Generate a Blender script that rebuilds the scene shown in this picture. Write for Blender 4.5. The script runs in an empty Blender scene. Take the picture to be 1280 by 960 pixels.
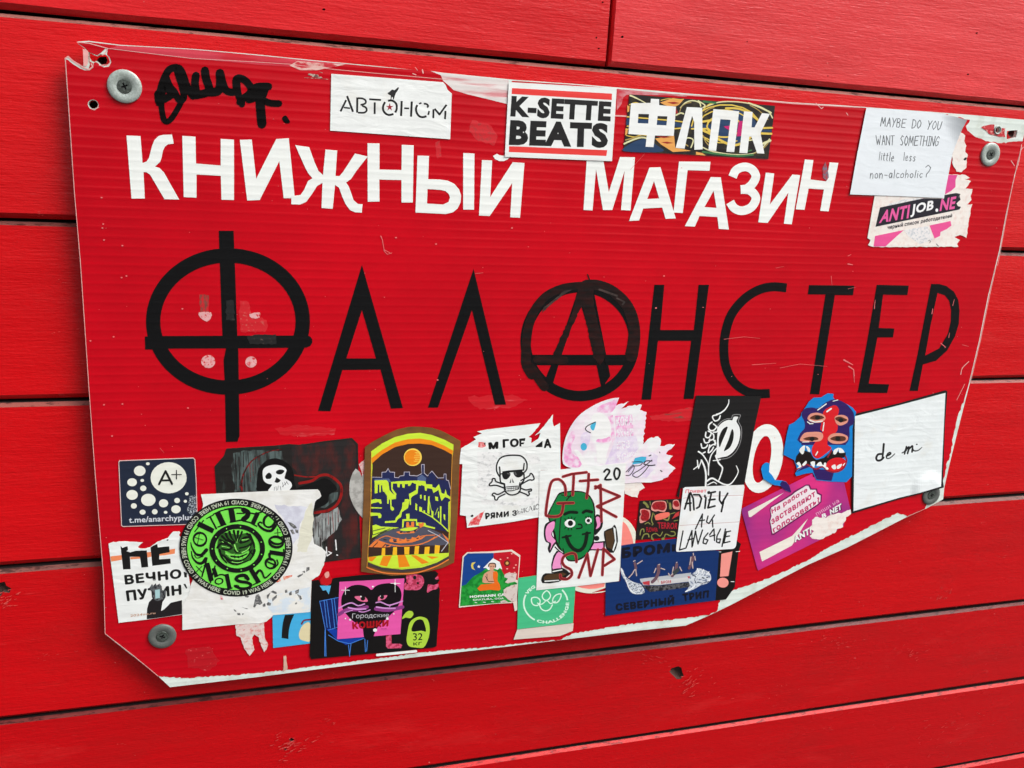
import bpy, bmesh, math, random
import numpy as np
from mathutils import Matrix, Vector
from mathutils.geometry import tessellate_polygon
SC = bpy.context.scene
COL = SC.collection
random.seed(7)
# ------------------------------------------------------------------ camera
CAMH, CAMD, FPX = 1.55, 0.72, 1072.0          # eye height, distance to the wall, focal length in photo pixels
a = (1.31539396, -0.05591353, -0.28523432)
Rm = Matrix.Rotation(a[2], 3, 'Z') @ Matrix.Rotation(a[1], 3, 'Y') @ Matrix.Rotation(a[0], 3, 'X')
ROT = np.array(Rm)
cam = bpy.data.cameras.new('camera'); cam.sensor_width = 36.0; cam.lens = 36.0 * FPX / 1280.0
cam.clip_start = 0.01; cam.clip_end = 500
co = bpy.data.objects.new('camera', cam); COL.objects.link(co)
co.matrix_world = Matrix.Translation((0, -CAMD, CAMH)) @ Rm.to_4x4()
SC.camera = co
# ------------------------------------------------------------------ light: bright overcast street
SUN_EL, SUN_AZ = math.radians(50), math.radians(52)     # azimuth towards +X measured from straight out of the wall
w = bpy.data.worlds.new('World'); SC.world = w; w.use_nodes = True
wn = w.node_tree; wn.nodes.clear()
out = wn.nodes.new('ShaderNodeOutputWorld'); bg = wn.nodes.new('ShaderNodeBackground')
sky = wn.nodes.new('ShaderNodeTexSky'); sky.sky_type = 'NISHITA'; sky.sun_disc = False
sky.sun_elevation = SUN_EL; sky.sun_rotation = math.pi - SUN_AZ
sky.air_density = 1.0; sky.dust_density = 6.0; sky.ozone_density = 1.0
hs = wn.nodes.new('ShaderNodeHueSaturation'); hs.inputs['Saturation'].default_value = 0.3
wn.links.new(sky.outputs[0], hs.inputs['Color']); wn.links.new(hs.outputs[0], bg.inputs[0])
bg.inputs[1].default_value = 0.115
wn.links.new(bg.outputs[0], out.inputs[0])
sl = bpy.data.lights.new('sun', 'SUN'); sl.energy = 1.8; sl.angle = math.radians(36); sl.color = (1.0, 1.0, 0.99)
so = bpy.data.objects.new('sun', sl); COL.objects.link(so)
sd = Vector((math.cos(SUN_EL) * math.sin(SUN_AZ), -math.cos(SUN_EL) * math.cos(SUN_AZ), math.sin(SUN_EL)))
so.rotation_euler = sd.to_track_quat('Z', 'Y').to_euler(); so.location = (2, -4, 6)
SC.view_settings.view_transform = 'Standard'; SC.view_settings.look = 'None'
SC.view_settings.exposure = 0.6; SC.view_settings.gamma = 1.0
# ------------------------------------------------------------------ helpers: colour and materials
def lin(c):
    c = c / 255.0
    return c / 12.92 if c < 0.04045 else ((c + 0.055) / 1.055) ** 2.4
GAIN = 0.9
def rgb(c): return tuple(max(0.0015, lin(v)) * GAIN for v in c) + (1,)
_ribs = None
def rib_group():
    """height of the fluted plastic panel (7.1 mm flutes along X) with a little unevenness"""
    global _ribs
    if _ribs: return _ribs
    g = bpy.data.node_groups.new('rib_height', 'ShaderNodeTree')
    g.interface.new_socket('Height', in_out='OUTPUT', socket_type='NodeSocketFloat')
    N = g.nodes.new; L = g.links.new
    o = N('NodeGroupOutput'); geo = N('ShaderNodeNewGeometry'); sp = N('ShaderNodeSeparateXYZ')
    L(geo.outputs['Position'], sp.inputs[0])
    n = N('ShaderNodeTexNoise'); n.inputs['Scale'].default_value = 9; n.inputs['Detail'].default_value = 2
    mp = N('ShaderNodeMapping'); mp.inputs['Scale'].default_value = (0.6, 1, 2.5)
    L(geo.outputs['Position'], mp.inputs[0]); L(mp.outputs[0], n.inputs[0])
    m1 = N('ShaderNodeMath'); m1.operation = 'MULTIPLY_ADD'; m1.inputs[1].default_value = 0.0022
    L(n.outputs[0], m1.inputs[0]); L(sp.outputs[2], m1.inputs[2])
    m2 = N('ShaderNodeMath'); m2.operation = 'MULTIPLY'; m2.inputs[1].default_value = 2 * math.pi / 0.0071
    L(m1.outputs[0], m2.inputs[0])
    s = N('ShaderNodeMath'); s.operation = 'SINE'; L(m2.outputs[0], s.inputs[0])
    r = N('ShaderNodeMapRange'); r.inputs[1].default_value = -1; r.inputs[2].default_value = 1
    L(s.outputs[0], r.inputs[0])
    p = N('ShaderNodeMath'); p.operation = 'POWER'; p.inputs[1].default_value = 2.6; L(r.outputs[0], p.inputs[0])
    n2 = N('ShaderNodeTexNoise'); n2.inputs['Scale'].default_value = 14; n2.inputs['Detail'].default_value = 3
    L(geo.outputs['Position'], n2.inputs[0])
    r2 = N('ShaderNodeMapRange'); r2.inputs[1].default_value = 0.3; r2.inputs[2].default_value = 0.7; r2.inputs[3].default_value = 0.45
    L(n2.outputs[0], r2.inputs[0])
    m3 = N('ShaderNodeMath'); m3.operation = 'MULTIPLY'; L(p.outputs[0], m3.inputs[0]); L(r2.outputs[0], m3.inputs[1])
    L(m3.outputs[0], o.inputs[0])
    _ribs = g
    return g
_mats = {}
def M(c, rough=0.5, rib=0.5, wr=0.0, var=0.06, c2=None, sc=300.0, st=(1, 1, 1), lo=0.45, hi=0.55, spec=0.5, fine=0.0, metal=0.0, detail=5.0):
    """c is the sRGB colour; with c2 a noise of scale sc (per metre), stretched by st, mixes c -> c2 between lo and hi"""
    key = (c, rough, rib, wr, var, c2, sc, st, lo, hi, spec, fine, metal, detail)
    if key in _mats: return _mats[key]
    m = bpy.data.materials.new('surface'); m.use_nodes = True
    T = m.node_tree; N = T.nodes.new; L = T.links.new
    b = T.nodes['Principled BSDF']; b.inputs['Roughness'].default_value = rough
    b.inputs['Specular IOR Level'].default_value = spec; b.inputs['Metallic'].default_value = metal
    geo = N('ShaderNodeNewGeometry')
    col = N('ShaderNodeRGB'); col.outputs[0].default_value = rgb(c); cur = col.outputs[0]
    if c2:
        mp = N('ShaderNodeMapping'); mp.inputs['Scale'].default_value = tuple(sc * v for v in st)
        L(geo.outputs['Position'], mp.inputs[0])
        n = N('ShaderNodeTexNoise'); n.inputs['Scale'].default_value = 1; n.inputs['Detail'].default_value = detail; n.inputs['Roughness'].default_value = 0.6
        L(mp.outputs[0], n.inputs[0])
        r = N('ShaderNodeMapRange'); r.inputs[1].default_value = lo; r.inputs[2].default_value = hi; L(n.outputs[0], r.inputs[0])
        x = N('ShaderNodeMix'); x.data_type = 'RGBA'; L(r.outputs[0], x.inputs[0]); L(cur, x.inputs[6]); x.inputs[7].default_value = rgb(c2)
        cur = x.outputs[2]
    if var:
        n = N('ShaderNodeTexNoise'); n.inputs['Scale'].default_value = 35; n.inputs['Detail'].default_value = 6; n.inputs['Roughness'].default_value = 0.7
        L(geo.outputs['Position'], n.inputs[0])
        r = N('ShaderNodeMapRange'); r.inputs[1].default_value = 0.3; r.inputs[2].default_value = 0.7
        r.inputs[3].default_value = 1 - var; r.inputs[4].default_value = 1 + var * 0.6; L(n.outputs[0], r.inputs[0])
        x = N('ShaderNodeVectorMath'); x.operation = 'SCALE'; L(cur, x.inputs[0]); L(r.outputs[0], x.inputs['Scale']); cur = x.outputs[0]
    L(cur, b.inputs['Base Color'])
    nrm = None
    if rib:
        g = N('ShaderNodeGroup'); g.node_tree = rib_group()
        bu = N('ShaderNodeBump'); bu.inputs['Strength'].default_value = 1.0; bu.inputs['Distance'].default_value = 0.00013 * rib
        L(g.outputs[0], bu.inputs['Height']); nrm = bu.outputs[0]
    if wr:
        mp = N('ShaderNodeMapping'); mp.inputs['Scale'].default_value = (32, 32, 80)
        L(geo.outputs['Position'], mp.inputs[0])
        n = N('ShaderNodeTexNoise'); n.inputs['Scale'].default_value = 1; n.inputs['Detail'].default_value = 4; n.inputs['Distortion'].default_value = 1.2
        L(mp.outputs[0], n.inputs[0])
        bu = N('ShaderNodeBump'); bu.inputs['Distance'].default_value = 0.0007 * wr
        L(n.outputs[0], bu.inputs['Height'])
        if nrm: L(nrm, bu.inputs['Normal'])
        nrm = bu.outputs[0]
    if fine:
        n = N('ShaderNodeTexNoise'); n.inputs['Scale'].default_value = 900; n.inputs['Detail'].default_value = 3
        L(geo.outputs['Position'], n.inputs[0])
        bu = N('ShaderNodeBump'); bu.inputs['Distance'].default_value = 0.0003 * fine
        L(n.outputs[0], bu.inputs['Height'])
        if nrm: L(nrm, bu.inputs['Normal'])
        nrm = bu.outputs[0]
    if nrm: L(nrm, b.inputs['Normal'])
    _mats[key] = m
    return m
def paper(c=(240, 243, 240), **k):
    k.setdefault('rough', 0.42); k.setdefault('rib', 0.55); k.setdefault('wr', 0.35); k.setdefault('var', 0.05)
    k.setdefault('c2', (226, 222, 210)); k.setdefault('sc', 26.0); k.setdefault('lo', 0.55); k.setdefault('hi', 0.85)
    return M(c, **k)
def ink(c, **k):
    k.setdefault('rough', 0.42); k.setdefault('rib', 0.5); k.setdefault('var', 0.04); k.setdefault('spec', 0.3)
    return M(c, **k)
# ------------------------------------------------------------------ helpers: the surface everything is stuck on
CORE = 0.004                                    # panel thickness
def stand(x, z):
    """distance of the panel's face from the planks: screwed down at its corners, bowed between them"""
    u = np.clip((x + 0.13) / 0.88, 0, 1); v = np.clip((CAMH + 0.06 - z) / 0.53, 0, 1)
    return 0.0125 + 0.0085 * np.sin(np.pi * u) * (0.3 + 0.7 * v)
def onboard(P, h):
    P = np.asarray(P, float)
    d = np.stack([(P[:, 0] - 640) / FPX, -(P[:, 1] - 480) / FPX, -np.ones(len(P))], 1) @ ROT.T
    D = np.full(len(P), 0.01)
    for _ in range(5):
        t = (CAMD - D - h) / d[:, 1]
        x = d[:, 0] * t; z = CAMH + d[:, 2] * t
        D = stand(x, z)
    return np.stack([x, -(D + h), z], 1)
def onwall(P, y=0.0):
    P = np.asarray(P, float).reshape(-1, 2)
    d = np.stack([(P[:, 0] - 640) / FPX, -(P[:, 1] - 480) / FPX, -np.ones(len(P))], 1) @ ROT.T
    t = (CAMD + y) / d[:, 1]
    return np.stack([d[:, 0] * t, np.full(len(P), y), CAMH + d[:, 2] * t], 1)
# ------------------------------------------------------------------ helpers: flat shapes (an item = verts, tris, lift)
class Z:
    """coordinates read off an enlarged part of the photograph"""
    def __init__(s, x, y, k): s.x, s.y, s.k = x, y, k
    def __call__(s, t):
        if isinstance(t, str): t = [tuple(float(v) for v in p.split(',')) for p in t.split()]
        return [(s.x + a / s.k, s.y + b / s.k) for a, b in t]
PX = Z(0, 0, 1)
def _orient(V, T):
    V = np.asarray(V); out = []
    for a, b, c in T:
        ar = (V[b][0] - V[a][0]) * -(V[c][1] - V[a][1]) + (V[b][1] - V[a][1]) * (V[c][0] - V[a][0])
        if abs(ar) < 1e-9: continue
        out.append((a, b, c) if ar > 0 else (a, c, b))
    return out
def poly(pts, *holes):
    loops = [list(pts)] + [list(h) for h in holes]
    T = tessellate_polygon([[Vector((p[0], p[1], 0)) for p in l] for l in loops])
    V = [p for l in loops for p in l]
    return (V, _orient(V, T), 0.0)
def spl(pts, n=5, closed=False):
    P = [Vector(p) for p in pts]; out = []
    m = len(P)
    for i in range(m if closed else m - 1):
        if closed: a, b, c, d = P[i - 1], P[i], P[(i + 1) % m], P[(i + 2) % m]
        else: a, b, c, d = P[max(i - 1, 0)], P[i], P[i + 1], P[min(i + 2, m - 1)]
        for k in range(n):
            t = k / n
            out.append(tuple(0.5 * ((2 * b) + (c - a) * t + (2 * a - 5 * b + 4 * c - d) * t * t + (3 * b - a - 3 * c + d) * t ** 3)))
    if not closed: out.append(tuple(P[-1]))
    return out
def blob(pts, n=4, *holes): return poly(spl(pts, n, True), *holes)
def ellp(cx, cy, rx, ry, rot=0, n=40, a0=0, a1=360, sk=0):
    r = math.radians(rot); o = []
    for i in range(n + (0 if a1 - a0 == 360 else 1)):
        t = math.radians(a0 + (a1 - a0) * i / n); x, y = rx * math.cos(t), -ry * math.sin(t)
        o.append((cx + x * math.cos(r) - y * math.sin(r) - sk * y, cy + x * math.sin(r) + y * math.cos(r)))
    return o
def ell(cx, cy, rx, ry=None, rot=0, n=22): return poly(ellp(cx, cy, rx, ry or rx, rot, n))
def zell(z, cx, cy, rx, ry=None, n=20): return ell(z.x + cx / z.k, z.y + cy / z.k, rx / z.k, (ry or rx) / z.k, 0, n)
def ring(cx, cy, rx, ry, wd, rot=0, n=48, sk=0): return poly(ellp(cx, cy, rx, ry, rot, n, sk=sk), ellp(cx, cy, rx - wd, ry - wd, rot, n, sk=sk))
def stroke(pts, wd, smooth=0, closed=False, w2=None, cap=True):
    """a pen line; wd -> w2 is its width from start to end"""
    pts = spl(pts, smooth, closed) if smooth else list(pts)
    if closed: pts = pts + [pts[0]]
    V, T, H = [], [], []; n = len(pts)
    w2 = wd if w2 is None else w2
    def width(i):
        return wd + (w2 - wd) * i / max(1, n - 1)
    for i in range(n - 1):
        (x0, y0), (x1, y1) = pts[i], pts[i + 1]
        l = math.hypot(x1 - x0, y1 - y0)
        if l < 1e-6: continue
        a, b = width(i) / 2 / l, width(i + 1) / 2 / l; nx, ny = -(y1 - y0), (x1 - x0)
        k = len(V); V += [(x0 + nx * a, y0 + ny * a), (x0 - nx * a, y0 - ny * a), (x1 - nx * b, y1 - ny * b), (x1 + nx * b, y1 + ny * b)]
        T += [(k, k + 1, k + 2), (k, k + 2, k + 3)]; H += [(2 * i % 8) * 0.7e-6] * 4
    rng = range(n) if cap else range(1, n - 1)
    for i in rng:
        r = width(i) / 2; k = len(V); q = 8 if r > 0.8 else 6
        if not cap and min(math.dist(pts[i], pts[0]), math.dist(pts[i], pts[-1])) < r: continue
        V += [(pts[i][0] + r * math.cos(6.2832 * j / q), pts[i][1] + r * math.sin(6.2832 * j / q)) for j in range(q)]
        T += [(k, k + j, k + j + 1) for j in range(1, q - 1)]; H += [((2 * i + 1) % 8) * 0.7e-6] * q
    return (V, _orient(V, T), H)
def band(pts, wd, smooth=6):
    """a clean cut strip of even width following pts, square ends, no overlaps"""
    P = spl(pts, smooth); n = len(P); Lf, Rt = [], []
    for i in range(n):
        (x0, y0), (x1, y1) = P[max(i - 1, 0)], P[min(i + 1, n - 1)]; l = math.hypot(x1 - x0, y1 - y0)
        nx, ny = -(y1 - y0) / l * wd / 2, (x1 - x0) / l * wd / 2
        Lf.append((P[i][0] + nx, P[i][1] + ny)); Rt.append((P[i][0] - nx, P[i][1] - ny))
    V = Lf + Rt; T = []
    for i in range(n - 1): T += [(i, n + i, n + i + 1), (i, n + i + 1, i + 1)]
    return (V, _orient(V, T), 0.0)
_txt = {}
def _text(s, bold):
    if (s, bold) in _txt: return _txt[(s, bold)]
    c = bpy.data.curves.new('t', 'FONT'); c.body = s; fat = bold if bold and (bold > .058 or any(ord(q) > 127 for q in s)) else 0; c.resolution_u = 2 if fat else 3; c.offset = 0 if fat else bold; c.fill_mode = 'FRONT'
    c.space_character = 1 + bold * (2.8 if fat else 2.2)
    o = bpy.data.objects.new('t', c); COL.objects.link(o)
    dg = bpy.context.evaluated_depsgraph_get(); me = o.evaluated_get(dg).to_mesh(); me.calc_loop_triangles()
    V = np.array([(v.co.x, v.co.y) for v in me.vertices]); T = [tuple(t.vertices) for t in me.loop_triangles]
    if fat:                                      # heavier lettering: the thin one laid over itself with small shifts
        V0, T0, n = V, T, len(V); V, T = [], []
        for k in range(9):
            d = np.array([math.cos(k * .7854), math.sin(k * .7854)]) * (bold if k < 8 else 0)
            V.append(V0 + d); T += [(a_ + n * k, b_ + n * k, c_ + n * k) for a_, b_, c_ in T0]
        V = np.concatenate(V)
    bpy.data.objects.remove(o); bpy.data.curves.remove(c)
    mn, mx = V.min(0), V.max(0); V = (V - mn) / (mx - mn); V[:, 1] = 1 - V[:, 1]
    _txt[(s, bold)] = (V, T)
    return V, T
def text(s, q, bold=0.0):
    """q: top left, top right, bottom right, bottom left of the lettering in the photograph"""
    V, T = _text(s, bold); a, b, c, d = [np.array(p, float) for p in q]
    u, v = V[:, :1], V[:, 1:]
    P = (a * (1 - u) + b * u) * (1 - v) + (d * (1 - u) + c * u) * v
    return (P.tolist(), _orient(P, T), _lifts(s, bold, len(P)), 'text')
def _lifts(s, bold, n):
    if not bold or (bold <= .058 and all(ord(q) < 128 for q in s)): return 0.0
    return [(k * 9 // n) * 0.7e-6 for k in range(n)]
def arctext(s, cx, cy, ro, ri, a0, a1, bold=0.0, asp=0.86):
    """lettering bent round an ellipse: ro/ri = x radius of letter tops / feet, angles in degrees anticlockwise"""
    V, T = _text(s, bold); u, v = V[:, 0], V[:, 1]
    t = np.radians(a0 + (a1 - a0) * u); r = ro + (ri - ro) * v
    P = np.stack([cx + r * np.cos(t), cy - r * asp * np.sin(t)], 1)
    return (P.tolist(), _orient(P, T), _lifts(s, bold, len(P)), 'text')
HAND = {'A': '0,1 .5,0 1,1|.2,.62 .8,.6', 'B': '0,0 0,1 .6,1 .9,.75 .6,.5 0,.48 .6,.4 .8,.2 .5,0 0,0', 'D': '0,0 .05,1 .6,.95 1,.6 .8,.2 .4,0 0,0',
 'E': '1,0 0,.03 0,1 1,.97|0,.5 .8,.48', 'G': '1,.15 .6,0 .15,.25 0,.7 .4,1 .9,.85 .95,.55 .5,.55', 'H': '0,0 0,1|1,0 1,1|0,.5 1,.5', 'I': '.5,0 .5,1|.1,0 .9,0|.1,1 .9,1',
 'M': '0,1 .15,0 .5,.75 .85,0 1,1', 'N': '0,1 0,0 1,1 1,0', 'O': '.5,0 .1,.3 .05,.7 .45,1 .9,.7 .95,.3 .5,0', 'S': '.9,.1 .5,0 .15,.25 .5,.5 .85,.72 .55,1 .1,.9', 'T': '0,0 1,0|.5,0 .45,1',
 'U': '0,0 .05,.75 .4,1 .85,.8 1,0|', 'W': '0,0 .25,1 .5,.35 .75,1 1,0', 'Y': '0,0 .5,.5|1,0 .5,.5 .3,1', 'a': '.9,.45 .4,.4 .05,.7 .4,1 .8,.8 .9,.45 .95,1', 'c': '.9,.5 .4,.42 .1,.75 .5,1 .95,.9',
 'e': '.1,.7 .85,.65 .6,.42 .15,.6 .3,1 .9,.92', 'h': '.1,0 .1,1|.1,.65 .5,.42 .85,.6 .85,1', 'i': '.4,.42 .45,1|.42,.2 .46,.22', 'k': '.1,0 .1,1|.8,.42 .1,.75 .8,1', 'l': '.4,0 .4,1',
 'n': '.1,.42 .1,1|.1,.65 .5,.42 .85,.6 .85,1', 'o': '.5,.42 .1,.6 .15,.9 .5,1 .9,.85 .85,.55 .5,.42', 's': '.85,.48 .5,.42 .2,.55 .7,.8 .5,1 .1,.95', 't': '.4,.1 .4,.9 .7,1|.05,.42 .85,.38', '-': '.1,.65 .9,.63',
 '?': '.1,-.3 .5,-.6 .95,-.3 .7,.2 .3,.6 .28,1'}
NARROW = {'i': .45, 'l': .45, 't': .7, 'I': .6, ' ': 1.0, 'M': 1.15, 'W': 1.2}
def hand(s, q, wd):
    a, b, c, d = [np.array(p, float) for p in q]; adv = [NARROW.get(ch, .9) for ch in s]; tot = sum(adv); x = 0; its = []
    for ch, w_ in zip(s, adv):
        for part in [p for p in HAND.get(ch, '').split('|') if p]:
            pts = []
            for t in part.split():
                gx, gy = map(float, t.split(',')); u = (x + gx * w_ * .74) / tot + random.uniform(-1, 1) * .002; v = gy + random.uniform(-1, 1) * .03
                pts.append(tuple((a * (1 - u) + b * u) * (1 - v) + (d * (1 - u) + c * u) * v))
            its.append(stroke(pts, wd * random.uniform(.85, 1.15)))
        x += w_
    return its
def jag(pts, amp, step=3.0, seed=0, closed=False):
    """a torn edge: the line broken into short uneven pieces"""
    rnd = random.Random(seed); o = []; m = len(pts)
    for i in range(m if closed else m - 1):
        (x0, y0), (x1, y1) = pts[i], pts[(i + 1) % m]; l = math.hypot(x1 - x0, y1 - y0); n = max(1, int(l / step))
        for k in range(n):
            t = k / n; e = rnd.uniform(-1, 1) * amp * (0 if k == 0 else 1); f = rnd.uniform(-.3, .3) / n * (0 if k == 0 else 1)
            o.append((x0 + (x1 - x0) * (t + f) - (y1 - y0) / l * e, y0 + (y1 - y0) * (t + f) + (x1 - x0) / l * e))
    if not closed: o.append(pts[-1])
    return o
def flat(items):
    its = []
    for i in items:
        if isinstance(i, list): its += flat(i)
        else: its.append(i)
    return its
GRID0 = 16.0
def sheet(name, items, mat, h, parent=None, lift=None, thick=0.0, place=onboard, origin=None):
    """shapes drawn in photo pixels -> one mesh lying on the panel at height h above its face"""
    GRID = GRID0 if lift is None else 2.5
    bm = bmesh.new(); lay = bm.verts.layers.float.new('up')
    for n, it in enumerate(flat(items)):
        V, T, H = it[:3]
        base = (n % 9) * 0.7e-6; vs = []
        for k, p in enumerate(V):
            v = bm.verts.new((p[0], p[1], 0)); v[lay] = base + (H[k] if not isinstance(H, float) else H); vs.append(v)
        for t in T:
            try: bm.faces.new([vs[j] for j in t])
            except ValueError: pass
    us = [v.co.x for v in bm.verts]; ws = [v.co.y for v in bm.verts]
    for ax, vals in ((0, us), (1, ws)):
        lo, hi = min(vals), max(vals)
        if hi - lo > GRID * 1.5:
            for g in range(int(lo // GRID) + 1, int(hi // GRID) + 1):
                no = (1, 0, 0) if ax == 0 else (0, 1, 0); pc = (g * GRID, 0, 0) if ax == 0 else (0, g * GRID, 0)
                bmesh.ops.bisect_plane(bm, geom=bm.verts[:] + bm.edges[:] + bm.faces[:], plane_co=pc, plane_no=no)
    bm.verts.ensure_lookup_table()
    P = np.array([(v.co.x, v.co.y) for v in bm.verts]); up = np.array([v[lay] for v in bm.verts])
    L_ = up + h
    if lift is not None: L_ = L_ + lift(P)
    W = place(P, L_)
    for v, p in zip(bm.verts, W): v.co = p
    if thick:
        for e in [e for e in bm.edges if e.is_boundary]: pass
        r = bmesh.ops.extrude_face_region(bm, geom=bm.faces[:], use_keep_orig=True)
        nv = [g for g in r['geom'] if isinstance(g, bmesh.types.BMVert)]
        nf = [g for g in r['geom'] if isinstance(g, bmesh.types.BMFace)]
        for v in nv: v.co.y += thick
        bmesh.ops.recalc_face_normals(bm, faces=bm.faces[:])
    o = Vector(origin) if origin is not None else sum((Vector(p) for p in W), Vector()) / len(W)
    for v in bm.verts: v.co -= o
    me = bpy.data.meshes.new(name); bm.to_mesh(me); bm.free()
    me.materials.append(mat)
    ob = bpy.data.objects.new(name, me); COL.objects.link(ob)
    if parent:
        ob.parent = parent; ob.location = o - wpos(parent)
    else: ob.location = o
    return ob
def wpos(o):
    p = Vector(o.location)
    while o.parent: o = o.parent; p = p + Vector(o.location)
    return p
def tag(o, label=None, cat=None, group=None, kind=None):
    if label: o['label'] = label
    if cat: o['category'] = cat
    if group: o['group'] = group
    if kind: o['kind'] = kind
    return o
class Sticker:
    """a sheet stuck on the panel and what is printed on it"""
    def __init__(s, name, label, cat, items, mat, layer, lift=None, thick=0.00008, group=None):
        s.h = 0.00055 + layer * 0.00030; s.lift = lift; s.n = 1
        s.o = sheet(name, items, mat, s.h, None, lift, thick); tag(s.o, label, cat, group)
    APART = {'arm', 'leg', 'shoe', 'disc', 'dragon', 'swirl', 'pink_figure', 'red_show_through', 'paint_wash', 'crease', 'sparkle', 'border_line', 'circle_line', 'star', 'eye', 'chain', 'cat_eye', 'pupil', 'portrait', 'pink_patch', 'pen_scribble', 'rose', 'orange_bar', 'scraped_patch'}
    def add(s, name, mat, *items, label=None, kind=None):
        its = flat(list(items))
        words_ = [i for i in its if len(i) > 3]; rest = [i for i in its if len(i) < 4]
        if name in s.APART: groups_ = [[i] for i in its]
        else: groups_ = [[i] for i in words_] + ([rest] if rest else [])
        if len(groups_) > 1:
            n0 = s.n
            for k, g_ in enumerate(groups_):
                o = sheet(name, g_, mat, s.h + n0 * 0.000014 + (k % 6) * 0.0000012, s.o, s.lift)
            s.n = n0 + 1
            return o
        o = sheet(name, list(items), mat, s.h + s.n * 0.000014, s.o, s.lift); s.n += 1
        if label: o['label'] = label
        if kind: o['kind'] = kind
        return o
def mesh_obj(name, verts, faces, mats, parent=None, loc=(0, 0, 0), fm=None, smooth=False):
    me = bpy.data.meshes.new(name); me.from_pydata([tuple(v) for v in verts], [], faces); me.update()
    for m in (mats if isinstance(mats, (list, tuple)) else [mats]): me.materials.append(m)
    if fm:
        for p, i in zip(me.polygons, fm): p.material_index = i
    if smooth:
        for p in me.polygons: p.use_smooth = True
    o = bpy.data.objects.new(name, me); COL.objects.link(o); o.location = loc
    if parent: o.parent = parent
    return o
# ------------------------------------------------------------------ ground
def ground_mat():
    m = M((66, 66, 66), rough=0.9, rib=0, var=0.15, fine=1.0)
    return m
g = mesh_obj('pavement', [(-60, -60, 0), (60, -60, 0), (60, 60, 0), (-60, 60, 0)], [(0, 1, 2, 3)], ground_mat()); tag(g, kind='structure')
# ------------------------------------------------------------------ the wall of red painted planks
def plank_mat(seed, c=(214, 18, 26), worn=False, dirt=0.5):
    m = bpy.data.materials.new('red_paint'); m.use_nodes = True
    T = m.node_tree; N = T.nodes.new; L = T.links.new; b = T.nodes['Principled BSDF']
    geo = N('ShaderNodeNewGeometry')
    def noise(scale, sc3, det=5, rough=.6, off=0, dist=0):
        mp = N('ShaderNodeMapping'); mp.inputs['Scale'].default_value = tuple(scale * v for v in sc3); mp.inputs['Location'].default_value = (seed * 3.7 + off, seed * 1.3, seed * 2.1)
        L(geo.outputs['Position'], mp.inputs[0]); n = N('ShaderNodeTexNoise'); n.inputs['Scale'].default_value = 1; n.inputs['Detail'].default_value = det
        n.inputs['Roughness'].default_value = rough; n.inputs['Distortion'].default_value = dist; L(mp.outputs[0], n.inputs[0]); return n.outputs[0]
    def ramp(x, lo, hi, a=0.0, bb=1.0):
        r = N('ShaderNodeMapRange'); r.inputs[1].default_value = lo; r.inputs[2].default_value = hi; r.inputs[3].default_value = a; r.inputs[4].default_value = bb
        L(x, r.inputs[0]); return r.outputs[0]
    def mix(f, a, c2):
        x = N('ShaderNodeMix'); x.data_type = 'RGBA'; L(f, x.inputs[0]); L(a, x.inputs[6]); x.inputs[7].default_value = rgb(c2) if len(c2) == 3 else c2; return x.outputs[2]
    base = N('ShaderNodeRGB'); base.outputs[0].default_value = rgb(c); cur = base.outputs[0]
    if worn:
        cur = mix(ramp(noise(90, (.25, 1, 1), 6, .7), .7 - dirt * .25, .85 - dirt * .25), cur, tuple(int(v * .72 + 20) for v in c))
        cur = mix(ramp(noise(260, (.3, 1, 1), 4, .7, 5), .52, .62), cur, tuple(int(v * .6) for v in c))
    else:
        cur = mix(ramp(noise(6, (.7, 1, 2.2), 4), .35, .8, 0, .5), cur, (184, 6, 16)); cur = mix(ramp(noise(9, (.6, 1, 1.4), 6, .7, 21), .52, .8, 0, .4), cur, (150, 26, 24)); cur = mix(ramp(noise(14, (.4, 1, 1.6), 5, .7, 31), .58, .8, 0, .3), cur, (228, 60, 58))
        cur = mix(ramp(noise(330, (.12, 1, 1.0), 5, .7, 9), .66, .76, 0, .45), cur, (236, 80, 80))     # dusty high grain
        cur = mix(ramp(noise(160, (.2, 1, 1.2), 4, .75, 3), .70, .78, 0, .5), cur, (120, 12, 16))        # grain in shade of dirt
        cur = mix(ramp(noise(420, (.6, 1, .8), 2, .5, 12), .79, .81, 0, .8), cur, (235, 150, 140))       # nicks
    L(cur, b.inputs['Base Color'])
    b.inputs['Specular IOR Level'].default_value = .12 if worn else .35
    b.inputs['Roughness'].default_value = 0.5 if not worn else .6; pass
    rr = ramp(noise(40, (.5, 1, 1), 3), .3, .7, .20, .30); L(rr, b.inputs['Roughness'])
    g1 = noise(650, (.07, 1, 1.0), 4, .65); g2 = noise(420, (.35, 1, .9), 4, .7, 2); g3 = noise(45, (.15, 1, 1), 3, .5, 4)
    prev = None
    for h, d in ((g1, .00034), (g2, .0003), (g3, .0010)):
        bu = N('ShaderNodeBump'); bu.inputs['Distance'].default_value = d; bu.inputs['Strength'].default_value = 1
        L(h, bu.inputs['Height'])
        if prev: L(prev, bu.inputs['Normal'])
        prev = bu.outputs[0]
    L(prev, b.inputs['Normal'])
    return m
wall = bpy.data.objects.new('plank_wall', None); COL.objects.link(wall); wall.location = (0.3, 0, 0)
tag(wall, 'wall of bright red painted horizontal wooden planks behind the sign', 'wall')
S_ = CAMD
seams = [CAMH + S_ * v for v in (0.11172606, -0.08828609, -0.28137766, -0.47625939, -0.67257801, -0.8272112, -0.98509705)]
while seams[0] < 2.7: seams.insert(0, seams[0] + 0.144)
while seams[-1] > 0.12: seams.append(seams[-1] - 0.113)
XL, XR = -1.3, 2.4
XJ = float(onwall([(763.5, 40)])[0, 0])
ZTOP = CAMH + S_ * 0.11172606
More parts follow.
